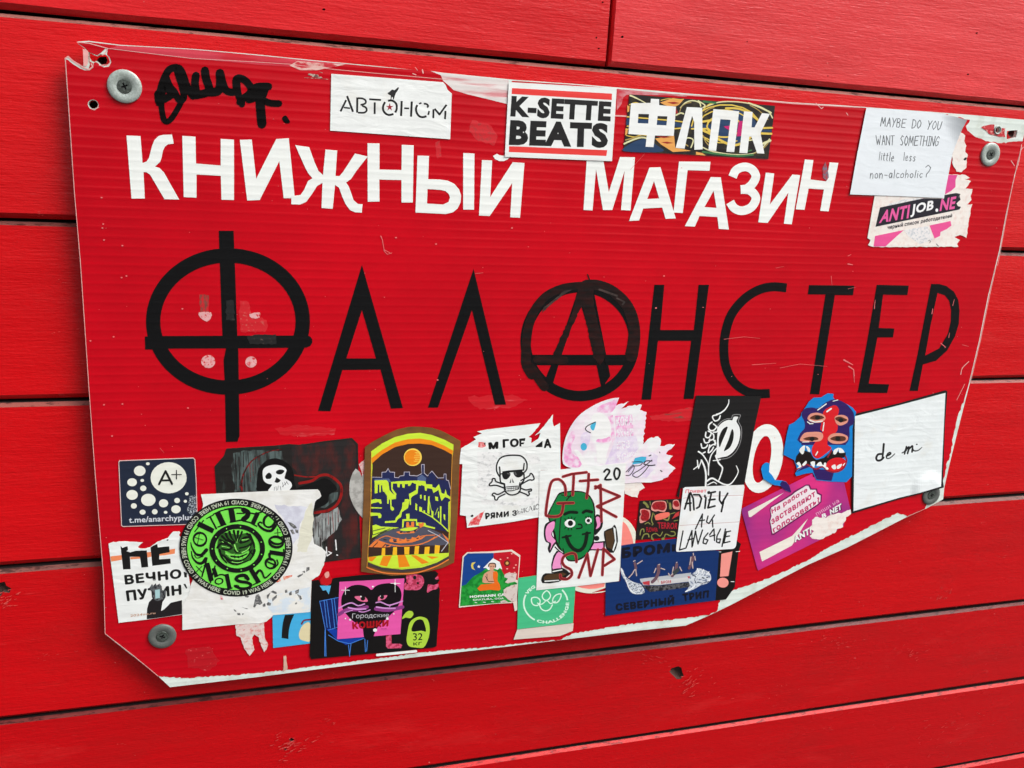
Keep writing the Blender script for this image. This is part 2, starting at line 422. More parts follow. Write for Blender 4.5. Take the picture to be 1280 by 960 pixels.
holes_px = {   # openings in the planks: knot hole, dents and nail holes (photo pixels)
    'knot': [(837, 840), (839, 836), (843, 834.5), (848, 833), (852, 835), (853, 840), (855, 845), (851, 849), (846, 849), (842, 845)],
}
def small(px, py, r, seed):
    rnd = random.Random(seed); return [(px + r * math.cos(t * 1.047) * rnd.uniform(.7, 1.2), py + r * .8 * math.sin(t * 1.047) * rnd.uniform(.7, 1.2)) for t in range(6)]
HOLES = [holes_px['knot'], small(129, 75.5, 7.5, 91), small(117, 131, 6, 92), small(1266, 166.5, 9, 93), small(1248, 162, 5, 94), small(778, 46, 2.2, 1), small(1221, 41.5, 1.5, 2), small(1210, 93, 1.6, 3), small(405, 12, 2.2, 4), small(745, 47, 1.3, 5), small(748, 61, 1.3, 6), small(753, 3, 1.5, 61),
         small(455, 685, 1, 7), [(0, 728), (6, 727), (8, 732), (14, 735), (12, 741), (4, 740), (1, 745), (-6, 746), (-12, 738), (-8, 728)], small(365, 925, 3.2, 9), small(357, 937, 1.8, 10),
         small(934, 52, .9, 13), small(1035, 95, .8, 14), small(976, 895, .8, 15), small(457, 963, 1, 16)]
HW = [onwall(h)[:, [0, 2]] for h in HOLES]
random.seed(3)
BACKM = M((28, 12, 12), rough=.9, rib=0, var=0)
WOOD = M((70, 45, 38), rough=.9, rib=0, var=.3, fine=1)
def plank(x0, x1, zb, zt, k, c, dirt):
    gap, ct, cb = .0013, .0028, .0040          # half gap, upper and lower chamfer
    zb, zt = zb + gap, zt - gap
    n = 46; xs = [x0 + (x1 - x0) * i / n for i in range(n + 1)]; rnd = random.Random(k * 11)
    p1, p2 = rnd.uniform(0, 6), rnd.uniform(0, 6); ju = [rnd.uniform(-1, 1) * .0003 + .0005 * math.sin(x * 5 + p1) for x in xs]; jl = [rnd.uniform(-1, 1) * .0003 + .0005 * math.sin(x * 6.3 + p2) for x in xs]; e = .0015
    dy = rnd.uniform(-.0006, .0006)
    front = [(xs[i] + (e if i == 0 else -e if i == n else 0), zb + cb + jl[i]) for i in range(n + 1)]
    top = [(xs[i] + (e if i == 0 else -e if i == n else 0), zt - ct + ju[i]) for i in range(n + 1)]
    inside = [h for h in HW if x0 < h[:, 0].mean() < x1 and zb + .006 < h[:, 1].mean() < zt - .006]
    loops = [front + top[::-1]] + [[tuple(p) for p in h] for h in inside]
    V = [(p[0], dy, p[1]) for l in loops for p in l]; F, FM = [], []
    T = tessellate_polygon([[Vector((p[0], p[1], 0)) for p in l] for l in loops])
    for a_, b_, c_ in T:
        A, B, C = V[a_], V[b_], V[c_]
        ar = (B[0] - A[0]) * (C[2] - A[2]) - (B[2] - A[2]) * (C[0] - A[0])
        F.append((a_, b_, c_) if ar > 0 else (a_, c_, b_)); FM.append(0)
    N1 = n + 1; i0 = len(V)
    V += [(xs[i], .0040, zb + jl[i] * .5) for i in range(N1)]; V += [(xs[i], .0030, zt + ju[i] * .5) for i in range(N1)]
    i1 = len(V); V += [(xs[i], .022, zb) for i in range(N1)]; V += [(xs[i], .022, zt) for i in range(N1)]
    topi = lambda i: 2 * N1 - 1 - i
    for i in range(n):
        F.append((i, i0 + i, i0 + i + 1, i + 1)[::-1]); FM.append(0)
        F.append((topi(i), topi(i + 1), i0 + N1 + i + 1, i0 + N1 + i)[::-1]); FM.append(1)
        F.append((i0 + i, i1 + i, i1 + i + 1, i0 + i + 1)[::-1]); FM.append(2)
        F.append((i0 + N1 + i, i0 + N1 + i + 1, i1 + N1 + i + 1, i1 + N1 + i)[::-1]); FM.append(2)
    for i, sgn in ((0, 1), (n, -1)):
        f = (i, topi(i), i0 + N1 + i, i0 + i); F.append(f if sgn > 0 else f[::-1]); FM.append(0)
        f = (i0 + i, i0 + N1 + i, i1 + N1 + i, i1 + i); F.append(f if sgn > 0 else f[::-1]); FM.append(0)
    k0 = sum(len(l) for l in loops[:1])
    for h in loops[1:]:
        m_ = len(h); j0 = len(V); cx = sum(p[0] for p in h) / m_; cz = sum(p[1] for p in h) / m_
        big = m_ > 6 or (max(p[0] for p in h) - min(p[0] for p in h)) > .004; dp = .006 if big else .0035
        V += [(cx + (p[0] - cx) * .8, dy + dp * .5, cz + (p[1] - cz) * .8) for p in h]; V.append((cx, dy + dp, cz))
        for q in range(m_):
            r_ = (q + 1) % m_
            F.append((k0 + q, k0 + r_, j0 + r_, j0 + q)); FM.append(3); F.append((j0 + q, j0 + r_, j0 + m_)); FM.append(3)
        k0 += m_
    o = mesh_obj('plank', V, F, [plank_mat(k, c), plank_mat(k + .5, dirt[1], True, dirt[0]), BACKM, WOOD], wall, (-wall.location.x, 0, 0), FM)
    bm = bmesh.new(); bm.from_mesh(o.data); bmesh.ops.recalc_face_normals(bm, faces=bm.faces[:]); bm.to_mesh(o.data); bm.free()
    return o
LIPS = {0: (.5, (150, 96, 88)), 1: (1.1, (120, 62, 56)), 2: (.7, (150, 84, 76)), 3: (.8, (124, 76, 70)), 4: (.6, (112, 48, 46)), 5: (.3, (206, 50, 50)), 6: (.3, (208, 54, 54))}
i0_ = [k for k, v in enumerate(seams) if abs(v - ZTOP) < 1e-6][0]
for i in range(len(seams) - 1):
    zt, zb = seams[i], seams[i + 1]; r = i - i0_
    hue = (224, 28, 34) if r < 0 else ((218, 14, 20), (214, 8, 16), (212, 8, 16), (204, 6, 14), (196, 5, 13), (193, 5, 13))[min(r, 5)]  # paler top rows, darker low rows: light falloff put into the paint colour
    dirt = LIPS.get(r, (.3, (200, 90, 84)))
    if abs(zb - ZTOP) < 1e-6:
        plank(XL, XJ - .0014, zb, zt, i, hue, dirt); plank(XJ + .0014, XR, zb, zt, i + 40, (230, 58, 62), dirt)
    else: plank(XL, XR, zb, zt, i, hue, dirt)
bk = mesh_obj('backing', [(XL, .024, 0), (XR, .024, 0), (XR, .024, 2.9), (XL, .024, 2.9), (XL, .06, 0), (XR, .06, 0), (XR, .06, 2.9), (XL, .06, 2.9)],
              [(0, 1, 2, 3)[::-1], (4, 5, 6, 7), (0, 1, 5, 4), (3, 2, 6, 7)[::-1], (0, 3, 7, 4), (1, 2, 6, 5)], BACKM, wall, (-wall.location.x, 0, 0))
# splinters of paint lifted round the knots, pale scratches in the paint
def onw(P, L_): return np.stack([(q := onwall(P))[:, 0], -np.broadcast_to(L_, (len(P),)) - .0007, q[:, 2]], 1)
rs = random.Random(5); its = []
def shards(cx, cy, rx, ry, n, l, w_, tilt=-.2):
    for _ in range(n):
        x, y = cx + rs.gauss(0, rx), cy + rs.gauss(0, ry); L2 = l * rs.uniform(.4, 1.2); a_ = tilt + rs.uniform(-.3, .3)
        its.append(stroke([(x, y), (x + L2 * math.cos(a_), y + L2 * math.sin(a_))], w_ * rs.uniform(.5, 1), w2=.2))
shards(858, 856, 6, 9, 26, 6, .9, -.5); shards(815, 825, 12, 3, 10, 5, .7, .3); shards(890, 850, 25, 14, 12, 3, .6); shards(362, 932, 11, 7, 34, 8, 1.3, -.3); shards(395, 910, 15, 12, 12, 4, .7)
shards(6, 752, 6, 5, 18, 7, 1.2, -.4); shards(10, 745, 8, 6, 12, 6, 1.0, -.5); shards(1140, 815, 9, 6, 12, 5, .6, -.6); shards(1050, 802, 14, 5, 16, 4, .6, -.3); shards(1160, 908, 34, 4, 12, 5, .5, -.3); shards(1170, 925, 24, 8, 8, 4, .5, -.6)
shards(1180, 742, 4, 6, 8, 6, .8, -1.0); shards(985, 860, 20, 10, 6, 2, .7); shards(110, 820, 40, 12, 8, 3, .6)
for p in ((48, 266), (95, 814), (57, 818), (460, 42), (500, 48), (662, 84), (78, 352), (70, 415), (1250, 695), (1120, 702), (620, 882), (540, 850), (1225, 892), (1035, 910), (1230, 840), (150, 930)): shards(p[0], p[1], 3, 1.5, 3, 3, .7)
o = sheet('scratches', its, M((222, 84, 78), rough=.6, rib=0, c2=(196, 40, 40), sc=500), 0, wall, place=onw); tag(o, kind='stuff')
def sheets(name, items, mat, h, parent):
    for k, i in enumerate(flat(items)): sheet(name, [i], mat, h + (k % 8) * 0.0000012, parent)
# ------------------------------------------------------------------ the sign: a fluted plastic panel with a red printed film
sign = bpy.data.objects.new('shop_sign', None); COL.objects.link(sign); sign.location = tuple(onboard([(640, 480)], 0)[0])
tag(sign, 'large red corrugated plastic shop sign with white and black Cyrillic lettering screwed onto the planks', 'sign')
OUT = PX('96,52 111,51 150,56 240,61 320,68 400,76 470,82.5 560,91.5 640,99.5 720,105 810,112.5 890,119.5 990,128 1050,131.5 1106,135.5 1175,140.5 1224,144.5 1284,150 1277.5,180 1266,232 1258,270 1250,313 1236,370 1225,425 1212,480 1200,527 1187,580 1180.6,608 1179,624 1159,635 1134,646 1060,684 1010,706 960,732 910,758 885,770 857,782 800,788 640,807.5 480,826 320,846.5 212.5,859 197.5,845 131,792.5 129,720 117.5,580 110.5,480 100,327 92.5,240 81,72.5 84.5,70 91,75.5 100,81 104,83 106,60.5 98,55')
z = Z(80, 40, 8)
H1 = ellp(116.5, 130.5, 6.3, 5.4, 20, 14)
H2 = z('252,205 300,230 330,240 360,222 415,225 445,250 462,300 430,335 395,340 360,320 330,290 300,300 270,285 250,250')
H3 = Z(1120, 120, 8)('1112,350 1160,345 1215,342 1214,372 1200,410 1165,425 1110,442 1105,400')
H4 = ellp(1247, 162.6, 3.4, 3.6, 0, 10)
panel = sheet('panel', [poly(OUT, H1, H2, H3, H4)], M((222, 232, 224), rough=.5, rib=.9, c2=(190, 196, 180), sc=60, lo=.5, hi=.8), 0.0, sign, thick=CORE)
# printed film, worn off along the lower edge, the right edge and the upper right corner
F_top = PX('97,53.5 111,52.5 150,57 240,62 320,69 400,77 470,83.4 540,89 551,93 554,101 560,106 567,112.5 585,118 610,124 634,130 640,101 720,106 760,110 773,112 790,114 830,117 890,120 990,128.6 1050,132.4 1106,136.5 1175,141.3')
z = Z(1120, 120, 8)
F_tr = jag(z('440,166 560,202 740,237 700,300 712,342 760,380 800,412 900,452 1000,462 1100,472 1200,455 1284,452'), 1.0, 3, 5)
F_r = PX('1277,180.5 1265,232 1257,270 1249,313 1235,370 1224,425 1211,480') + jag(PX('1206,497 1197,521 1193,538 1190,550'), .8, 3, 9) + jag(PX('1191,556 1183,583 1177,607 1170,621 1158,631 1156,636'), 1.0, 3, 11)
F_b = PX('1134,645.5') + jag(PX('1132,644 1122,641 1100,652 1080,662 1030,687 1010,700 970,719 940,730 913,739 900,750 896,764 885,769.5'), .8, 2.4, 13) + jag(PX('885,769 855,773 815,777 780,781 745,787 715,792 700,800 677,801.5 640,805.5 600,810 560,812.5 520,816.5 480,822.5 440,827 400,832 360,837 320,841.5 275,845 232,847.5 215,846.5 198,845'), .8, 2.4, 15)
F_l = PX('131.6,792 129.6,720 118.2,580 111.2,480 100.7,327 93.2,240 82.2,74 85,75 91,80 100,85.5 106,88 112,88 117,84 116,79 112,77 110.5,65 106,59.5 99,55')
H2b = Z(80, 40, 8)('246,200 300,222 330,232 360,215 415,165 440,165 430,225 455,250 474,300 450,345 400,353 355,335 345,315 320,300 296,310 296,345 270,365 250,360 262,320 250,290')
film_red = (206, 0, 26)
def film_mat():
    m = M(film_red, rough=.16, spec=.28, rib=1.0, var=.07, c2=(190, 0, 24), sc=5, lo=.3, hi=.7, detail=3, wr=.06)
    return m
FILM = film_mat()
HF1 = ellp(116.5, 130.5, 7.0, 6.2, 20, 14)
def smooth_in(P, poly_): return P
film = sheet('red_film', [poly(F_top + F_tr[1:] + F_r + F_b + F_l, HF1, H2b)], FILM, .0002, sign)
sheet('red_film', [poly(jag(z('850,312 880,298 950,284 985,285 980,330 985,370 1010,388 1055,350 1060,320 1095,325 1085,360 1095,412 1020,405 930,378 900,345'), .4, 3, 3, True))], M((196, 10, 30), rough=.45, rib=1, c2=(225, 150, 140), sc=400, lo=.55, hi=.6), .0003, sign)
# white adhesive line under the note and right corner streaks
PINK = M((214, 60, 78), rough=.35, rib=.8, c2=(205, 12, 36), sc=110, st=(.18, 1, 1.6), lo=.46, hi=.62)
PALE = M((232, 224, 220), rough=.4, rib=.8, c2=(214, 110, 118), sc=150, st=(.12, 1, 1.9), lo=.5, hi=.68)
sheet('peeled_strip', [poly(PX('135,60.5 150,57 240,61.8 320,69 400,77 425,79.5 400,86 372,84 320,80.5 240,73 180,66'))], PINK, .00026, sign)
sheet('peeled_strip', [poly(PX('372,76 400,78.5 432,80.5 415,84 395,88 375,87.5 362,82'))], M((235, 190, 180), rough=.4, c2=(210, 40, 55), sc=260, st=(.3, 1, 1), lo=.48, hi=.58), .00029, sign)
sheet('peeled_strip', [poly(PX('538,88.5 560,92 600,96.3 636,100 634,130 610,124 585,118 567,112.5 560,106 554,101 551,94'))], PALE, .00026, sign)
sheet('peeled_strip', [poly(PX('771,111 800,113.6 850,118.5 860,121 830,119 800,118.6 783,118.5 779,122 777,130 771,138'))], M((222, 160, 165), rough=.4, c2=(205, 40, 60), sc=120, st=(.3, 1, .8), lo=.42, hi=.6), .00026, sign)
WHT = M((238, 226, 222), rough=.45, rib=.6)
sheets('edge_wear', [stroke(PX('135,60.5 180,66 240,73 320,77.5 360,80 420,87 480,92.5 560,99.5'), .7), stroke(PX('97,52.6 111,54 135,60.6 131,67 128,69'), 1.1), stroke(PX('81.5,73 85,70.5 91,76 100,81.5 103,84 111,87 116,83 114,80'), 1.6),
      poly(PX('103.5,61 110,63.5 110.4,66 110,78 108,82.5 104.5,83')), stroke(PX('129.5,82 124,81.5 136,81 138,77'), .7), stroke(PX('112,135.5 118,137.5 123.5,134'), .7), stroke(PX('528,87 529,91.5'), 1.4), stroke(PX('519,84 522,88'), .6), stroke(PX('516,92 520,93.5'), 1.2),
      stroke(PX('768,144.6 784,145.3'), 1.9), stroke(PX('850,118.6 900,121.4 990,129.4 1075,134.3'), 1.0), stroke(PX('1020,129 1027,136 1029,134'), .9), stroke(PX('1058,141 1060,144'), .7),
      stroke(PX('1277,182 1273,205 1270,214'), 1.1, w2=.5), stroke(PX('1268,222 1262,250 1251,312 1247,332'), .5), stroke(PX('1245,334 1237,370 1226,424 1213,478'), .6), stroke(PX('1264,201 1268,207'), .9), stroke(PX('1275,193 1276,188 1279,184'), .8),
      stroke(PX('82,75 93,240 100.5,327 110.8,480 118,580 129.4,720 131.4,792 165,818 197.5,845'), .75), stroke(PX('1206,480 1196,500'), .5), stroke(PX('1211,452 1203,460 1201,468'), .9, 3)],
      M((236, 170, 165), rough=.5, rib=.6), .00032, sign)
sheets('edge_wear', [poly(jag(PX('150,96 152,96'), .1) + PX('151,97')), stroke(PX('386,93 397,94.5'), 2.4), stroke(PX('391,95.5 402,97'), 1.6), stroke(PX('381,97 410,99'), .5), stroke(PX('400,90 403,91'), .6)], M((200, 180, 165), rough=.6, c2=(110, 70, 64), sc=500), .0003, sign)
# specks, scratches and stains
rs = random.Random(21); its = []
for _ in range(150):
    x, y = rs.uniform(95, 1250), rs.uniform(120, 830)
    its.append(ell(x, y, rs.choice([.35, .45, .5, .6, .9]), rs.choice([.3, .4, .5]), 0, 6))
for p in PX('158,345 153,307 129,280 127,247 128,285 130,300 152,347 142,421 113,426 228,386 130,506 153,505 140,545 235,510 495,297 545,305 547,475 640,285 820,385 830,345'): its.append(ell(p[0], p[1], 1.3, 1.0, 0, 7))
for pts, w_ in (('476,295 478,300 480,312 489,317', 1.1), ('480,313 484,318 490,316', .8), ('594,342 604,341', .6), ('975,460 1000,455 1034,458', .5), ('1039,345 1040,356', .5), ('905,424 930,421 950,423', .5), ('940,456 970,454', .6),
                ('1093,386 1094,375', .9), ('1191,382 1193,374', .7), ('1176,429 1182,434 1181,435', 1.0), ('1186,422 1187,416', .8), ('1055,450 1066,456', 2.0), ('1061,458 1067,462 1068,470', 1.6), ('1067,464 1068,478', .9), ('1060,330 1066,331', 1.4), ('1060,320 1064,318', .8),
                ('1165,392 1166,386', 1.2), ('800,180 796,186', .7), ('1203,431 1211,433', .5), ('1060,361 1070,359', .4), ('788,212 806,192', .4), ('970,335 980,333', .4), ('200,560 205,566', .4)):
    its.append(stroke(PX(pts), w_, w2=w_ * .5))
o = sheet('scratches', its, M((232, 110, 112), rough=.5, rib=.6), .00046, sign); tag(o, kind='stuff')
SMUDGE = M(film_red, rough=.5, rib=.8, c2=(120, 62, 52), sc=260, st=(.25, 1, 1.5), lo=.52, hi=.64)
sheets('stain', [poly(jag(PX('848,512 880,507 905,513 912,520 880,526 850,527 815,525 812,520 835,517'), 1.2, 4, 3, True))], SMUDGE, .00024, sign)
sheets('stain', [poly(jag(PX('343,536 375,531 420,535 418,543 380,546 350,543'), 1.2, 4, 4, True))], M(film_red, rough=.45, rib=.8, c2=(222, 90, 92), sc=220, st=(.2, 1, 1.6), lo=.56, hi=.68), .00024, sign)
sheets('stain', [poly(jag(PX('585,496 640,493 660,500 640,509 600,512 590,505'), 1.5, 4, 4, True))], M(film_red, rough=.45, rib=.8, c2=(222, 90, 92), sc=200, st=(.2, 1, 1.6), lo=.58, hi=.7), .00024, sign)
sheets('stain', [poly(jag(PX('232,812 262,808 275,826 262,838 235,835'), 1.5, 4, 6, True))], M((188, 0, 24), rough=.45, rib=.8, c2=(220, 90, 90), sc=300, lo=.62, hi=.66), .00024, sign)
sheets('stain', [poly(jag(PX('1032,202 1034,210 1036,222 1033,226 1029,222 1028,212'), .4, 3, 7, True))], M((120, 110, 130), rough=.4, c2=(170, 60, 70), sc=400), .00050, sign)
sheets('stain', [poly(jag(PX('590,150 612,156 622,170 618,182 598,176 586,164'), 1, 3, 8, True)), poly(jag(PX('544,178 550,176 552,196 546,198'), .6, 3, 9, True))], M(film_red, rough=.45, rib=.8, c2=(170, 40, 40), sc=330, lo=.5, hi=.66), .00024, sign)
# white lettering (each letter a piece of cut vinyl) ---------------------------------------------------------------
VW = M((243, 246, 241), rough=.35, rib=.75, wr=.05, var=.03)
VB = M((19, 19, 20), rough=.2, spec=.25, rib=.75, var=.1)
def letter(items, mat, label, h=.0004):
    o = sheet('letter', items, mat, h, sign); o['label'] = label; return o
z = Z(140, 160, 8); z2 = Z(280, 165, 8); z3 = Z(410, 170, 8); z4 = Z(520, 170, 8); z5 = Z(720, 180, 8); z6 = Z(860, 190, 6.4)
letter([poly(z('145,75 285,80 305,350 345,335 370,300 400,180 425,120 465,80 510,68 600,65 617,157 560,163 530,185 510,225 495,300 480,340 430,385 475,400 520,445 672,715 525,712 380,465 345,442 315,440 328,705 195,705'))], VW, 'white letter К')
letter([poly(z('703,78 835,87 840,355 1087,375 1087,108 1220,117 1220,720 1095,717 1088,478 845,465 845,697 717,690'))], VW, 'white letter Н')
letter([poly(z2('158,78 277,75 322,468 522,70 648,62 708,662 597,662 553,290 357,680 232,685'))], VW, 'white letter И')
letter([poly(z2('712,130 852,152 905,300 945,390 990,430 1015,175 1132,185') + z3('75,400 115,400 150,360 270,175 398,205 290,340 230,430 180,465 205,500 225,550 255,640 300,680 345,682 338,767 270,762 220,740 175,680 140,600 110,515 70,490 47,728') + z2('975,760 985,508 930,540 880,620 820,700 760,725 673,722 673,635 708,637 765,630 800,580 840,490 885,462 840,410 800,330'))], VW, 'white letter Ж', .00043)
letter([poly(z3('395,72 515,75 515,335 735,340 738,88 857,93 848,665 735,665 735,440 513,435 515,655 397,657'))], VW, 'white letter Н')
letter([poly(z4('15,195 130,200 122,432 240,435 320,447 385,480 432,535 452,600 445,665 415,725 370,762 300,780 -5,765'), z4('115,530 240,538 295,550 328,580 340,615 325,660 270,685 110,675')), poly(z4('472,170 585,175 580,737 472,735'))], VW, 'white letter Ы')
letter([poly(z4('660,240 762,245 742,610 967,262 1085,270 1040,818 942,812 962,470 737,800 630,795')), poly(z4('770,200 810,177 835,192 870,197 930,185 945,205 915,235 880,250 830,250 790,230'))], VW, 'white letter Й')
letter([poly(z5('107,165 275,170 328,480 440,130 590,132 545,665 450,660 487,265 362,660 270,660 200,250 165,665 75,660'))], VW, 'white letter М')
letter([poly(z5('735,235 845,232 998,745 895,747 862,635 672,645 630,765 530,770'), z5('780,370 832,545 712,550'))], VW, 'white letter А', .00043)
letter([poly(z5('1030,175') + z6('180,78 172,150 -1,145') + z5('1115,265 1068,690 975,685'))], VW, 'white letter Г')
letter([poly(z6('182,200 262,203 327,620 247,615 235,520 92,512 55,597 -25,593'), z6('205,310 228,447 132,440'))], VW, 'white letter А', .00043)
letter([band(z6('357,200 385,145 450,119 510,138 542,190 522,245 475,290 422,300'), 10.8), band(z6('422,300 485,304 532,340 541,385 502,445 430,470 370,448 337,400'), 10.8)], VW, 'white letter З')
letter([poly(z6('622,165 690,172 655,420 835,180 897,185 830,578 767,573 803,325 637,567 562,562'))], VW, 'white letter И')
letter([poly(z6('935,60 1003,65 980,220 1105,235 1133,83 1203,87 1125,475 1058,470 1087,300 965,292 932,462 862,458'))], VW, 'white letter Н', .00043)
# black lettering ------------------------------------------------------------------------------------------------------
letter([ring(285, 401.8, 102.5, 91.6, 18, n=72), poly(PX('273.5,288.5 292,288.5 294,340 296.7,420 298,440 299.5,545 298,549 297,552 282.5,552.5 281,480 279.5,450 282.5,436 278,418 275.5,350')),
        poly(PX('181,420.6 197,420 385,419.3 388,421 390.3,424 390.5,428 388,432.5 383,434.5 296,435.4 193,435.8 192,437 181.5,436.8'))], VB, 'black letter Ф drawn like a gun sight')
letter([poly(PX('452.5,331 503.7,510 488.7,510.7 475.7,462 428,462.5 413,514 397.5,513.7'), PX('452.5,387.5 470,448 433,448'))], VB, 'first black letter А')
letter([poly(PX('592,336 632.5,505.7 618.7,506 590,387.5 547.5,509.5 535,509.5'))], VB, 'black letter Л')
letter([ring(725, 427, 74.5, 74.5, 13, n=60), poly(PX('723,362 742,362 763,470 752,486 744,448 741,430 727,384 717,400 700,450 690,484 679,480 700,430')), poly(PX('662,443.5 790,443.5 783,456.5 670,456.5'))], VB, 'black letter А inside the О')
letter([poly(PX('818,356 830.5,356 825.4,412.5 867.4,412.5 873.3,356 886.3,356 867,498.7 854.5,498.7 864,426 822.5,426 813.7,499.5 802,499.5'))], VB, 'black letter Н')
letter([band(PX('983.3,359.8 965,358.5 947,363 929,375 914,394 906.5,418 905,440 908,460 917,477 931,488 945,492 962.3,491.7'), 11.2)], VB, 'black letter С')
letter([poly(PX('1011.3,356.3 1068,357 1066.3,369 1043.7,368.8 1024,493 1012.5,492.5 1032,368 1009.8,368'))], VB, 'black letter Т')
letter([poly(PX('1096,356 1136,357 1134.3,368.8 1104,368.3 1098.5,410 1118,410.5 1116.3,421.7 1096.8,421.7 1086,479.5 1111.5,480.5 1109,491.3 1072,490.8 1085,421'))], VB, 'black letter Е')
letter([poly(PX('1164,355 1174,355 1183,357.5 1192.5,364.5 1198,375 1199.5,388 1198.5,405 1194,420 1184,438 1170,451 1153.7,455.5 1147.3,488.7 1137,488.5 1146,448'), PX('1172,366 1181,369 1186.5,376 1189,388 1188.5,402 1185,417 1174,435.5 1156.5,444.5 1163,408'))], VB, 'black letter Р')
letter([poly(ellp(953.5, 573.2, 25, 43, 0, 40, sk=.13), ellp(952.5, 574.2, 10.6, 29.3, 0, 36, sk=.17))], VW, 'white letter О half under the black flyer')
# hand painted over the round letter: brown black marker
MK = M((22, 15, 14), rough=.6, spec=.15, rib=.9, c2=(48, 18, 16), sc=170, st=(.4, 1, 1.2), lo=.4, hi=.7, var=.2)
z = Z(640, 340, 6.4)
sheets('marker_ring', [stroke(z('160,820 115,740 112,640 118,530 140,410 190,290 270,195 370,140 470,115 590,105'), 13, 4, w2=9), stroke(z('590,100 690,105 800,150 900,240 955,340 978,460 975,560 955,670'), 12, 4, w2=16),
      poly(jag(z('535,120 650,120 650,170 655,260 745,640 735,700 705,745 655,690 600,430 565,275 540,300 400,640 395,720 330,720 330,650 480,330 520,170'), .7, 3, 4, True)), stroke(z('200,700 420,705'), 10), stroke(z('605,20 620,60 600,100'), 1.6), stroke(z('150,760 230,880 260,920'), 11)], MK, .00046, sign)
sheets('marker_ring', [poly(jag(z('250,290 420,150 480,140 430,170 300,270 240,330'), .5, 3, 2, True)), stroke(z('700,140 840,190'), 2.5), stroke(z('840,210 900,240 885,260'), 2)], M((62, 44, 38), rough=.6, rib=.9, c2=(40, 26, 22), sc=200), .00049, sign)
# wheat paste residue in the gun sight
GL = M((232, 170, 170), rough=.6, rib=.7, c2=(214, 40, 52), sc=420, lo=.52, hi=.62)
z = Z(170, 280, 5.333)
sheet('paste_mark', [poly(jag(ellp(260.3, 452, 8.8, 8.2, 0, 20), .5, 2, 3, True))], GL, .0004, sign)
sheet('paste_mark', [poly(jag(ellp(313.8, 452.5, 7.2, 7, 0, 18), .7, 2, 5, True))], GL, .0004, sign)
sheet('paste_mark', [blob(z('418,590 500,588 498,630 470,650 430,625'), 2)], GL, .0004, sign)
sheet('paste_mark', [blob(z('755,600 825,590 822,625 775,630'), 2)], GL, .0004, sign)
sheet('paste_mark', [poly(jag(z('420,470 485,475 485,590 430,590'), .6, 3, 6, True))], M((206, 0, 26), rough=.6, rib=.8, c2=(130, 60, 50), sc=500, st=(1, 1, .4), lo=.4, hi=.55), .00024, sign)
sheet('paste_mark', [poly(jag(z('690,510 750,520 770,600 870,640 880,680 860,720 700,720 690,650'), 1, 3, 6, True))], M((206, 0, 26), rough=.6, rib=.8, c2=(205, 85, 78), sc=420, lo=.58, hi=.68), .00024, sign)
sheet('paste_mark', [poly(jag(z('600,510 650,510 660,640 600,640'), 1, 3, 6, True)), poly(jag(z('740,745 930,735 935,800 760,800'), 1, 3, 7, True))], M((20, 20, 20), rough=.5, rib=.8, c2=(96, 82, 74), sc=420, lo=.62, hi=.7), .00043, sign)
# signature in black marker
z = Z(80, 40, 8); zb = Z(220, 60, 8); PEN = M((12, 10, 10), rough=.25, spec=.15, rib=.8, var=.1)
sheet('marker_signature', [stroke(z('1060,640 950,690 960,600 1000,470 1050,380 1110,355 1160,370 1195,440 1230,540 1290,640'), 9.2, 4), stroke(z('1020,440 1060,540 1110,600 1150,680 1200,660 1190,560'), 7.9, 4), stroke(z('1000,540 975,700 985,820 1010,890 1060,880 1130,780 1190,650 1180,560 1130,400'), 7.3, 4), stroke(z('950,620 960,700'), 12.2), stroke(z('1040,560 1100,620'), 11.0),
      stroke(zb('70,390 130,430 200,470 190,350 200,275'), 9.8, 4), stroke(zb('290,225 300,300 330,430 200,470'), 10.4, 4), stroke(zb('440,250 445,350 420,430 330,440'), 11.0, 4), stroke(zb('450,260 470,350 510,430 600,430 600,320 640,300 700,330 750,400 740,450 680,500 640,540'), 9.2, 4), stroke(zb('610,330 620,450 660,560'), 8.5, 3),
      stroke(zb('745,480 790,400 840,385 925,385'), 9.8, 3), stroke(zb('730,520 800,500 870,520 940,550 1030,555'), 8.5, 3), stroke(zb('840,400 840,520 860,760'), 11.6, 3), stroke(zb('890,400 860,480'), 11.0), blob(zb('1060,700 1100,675 1140,740 1110,755 1080,740'), 3)], PEN, .00047, sign)
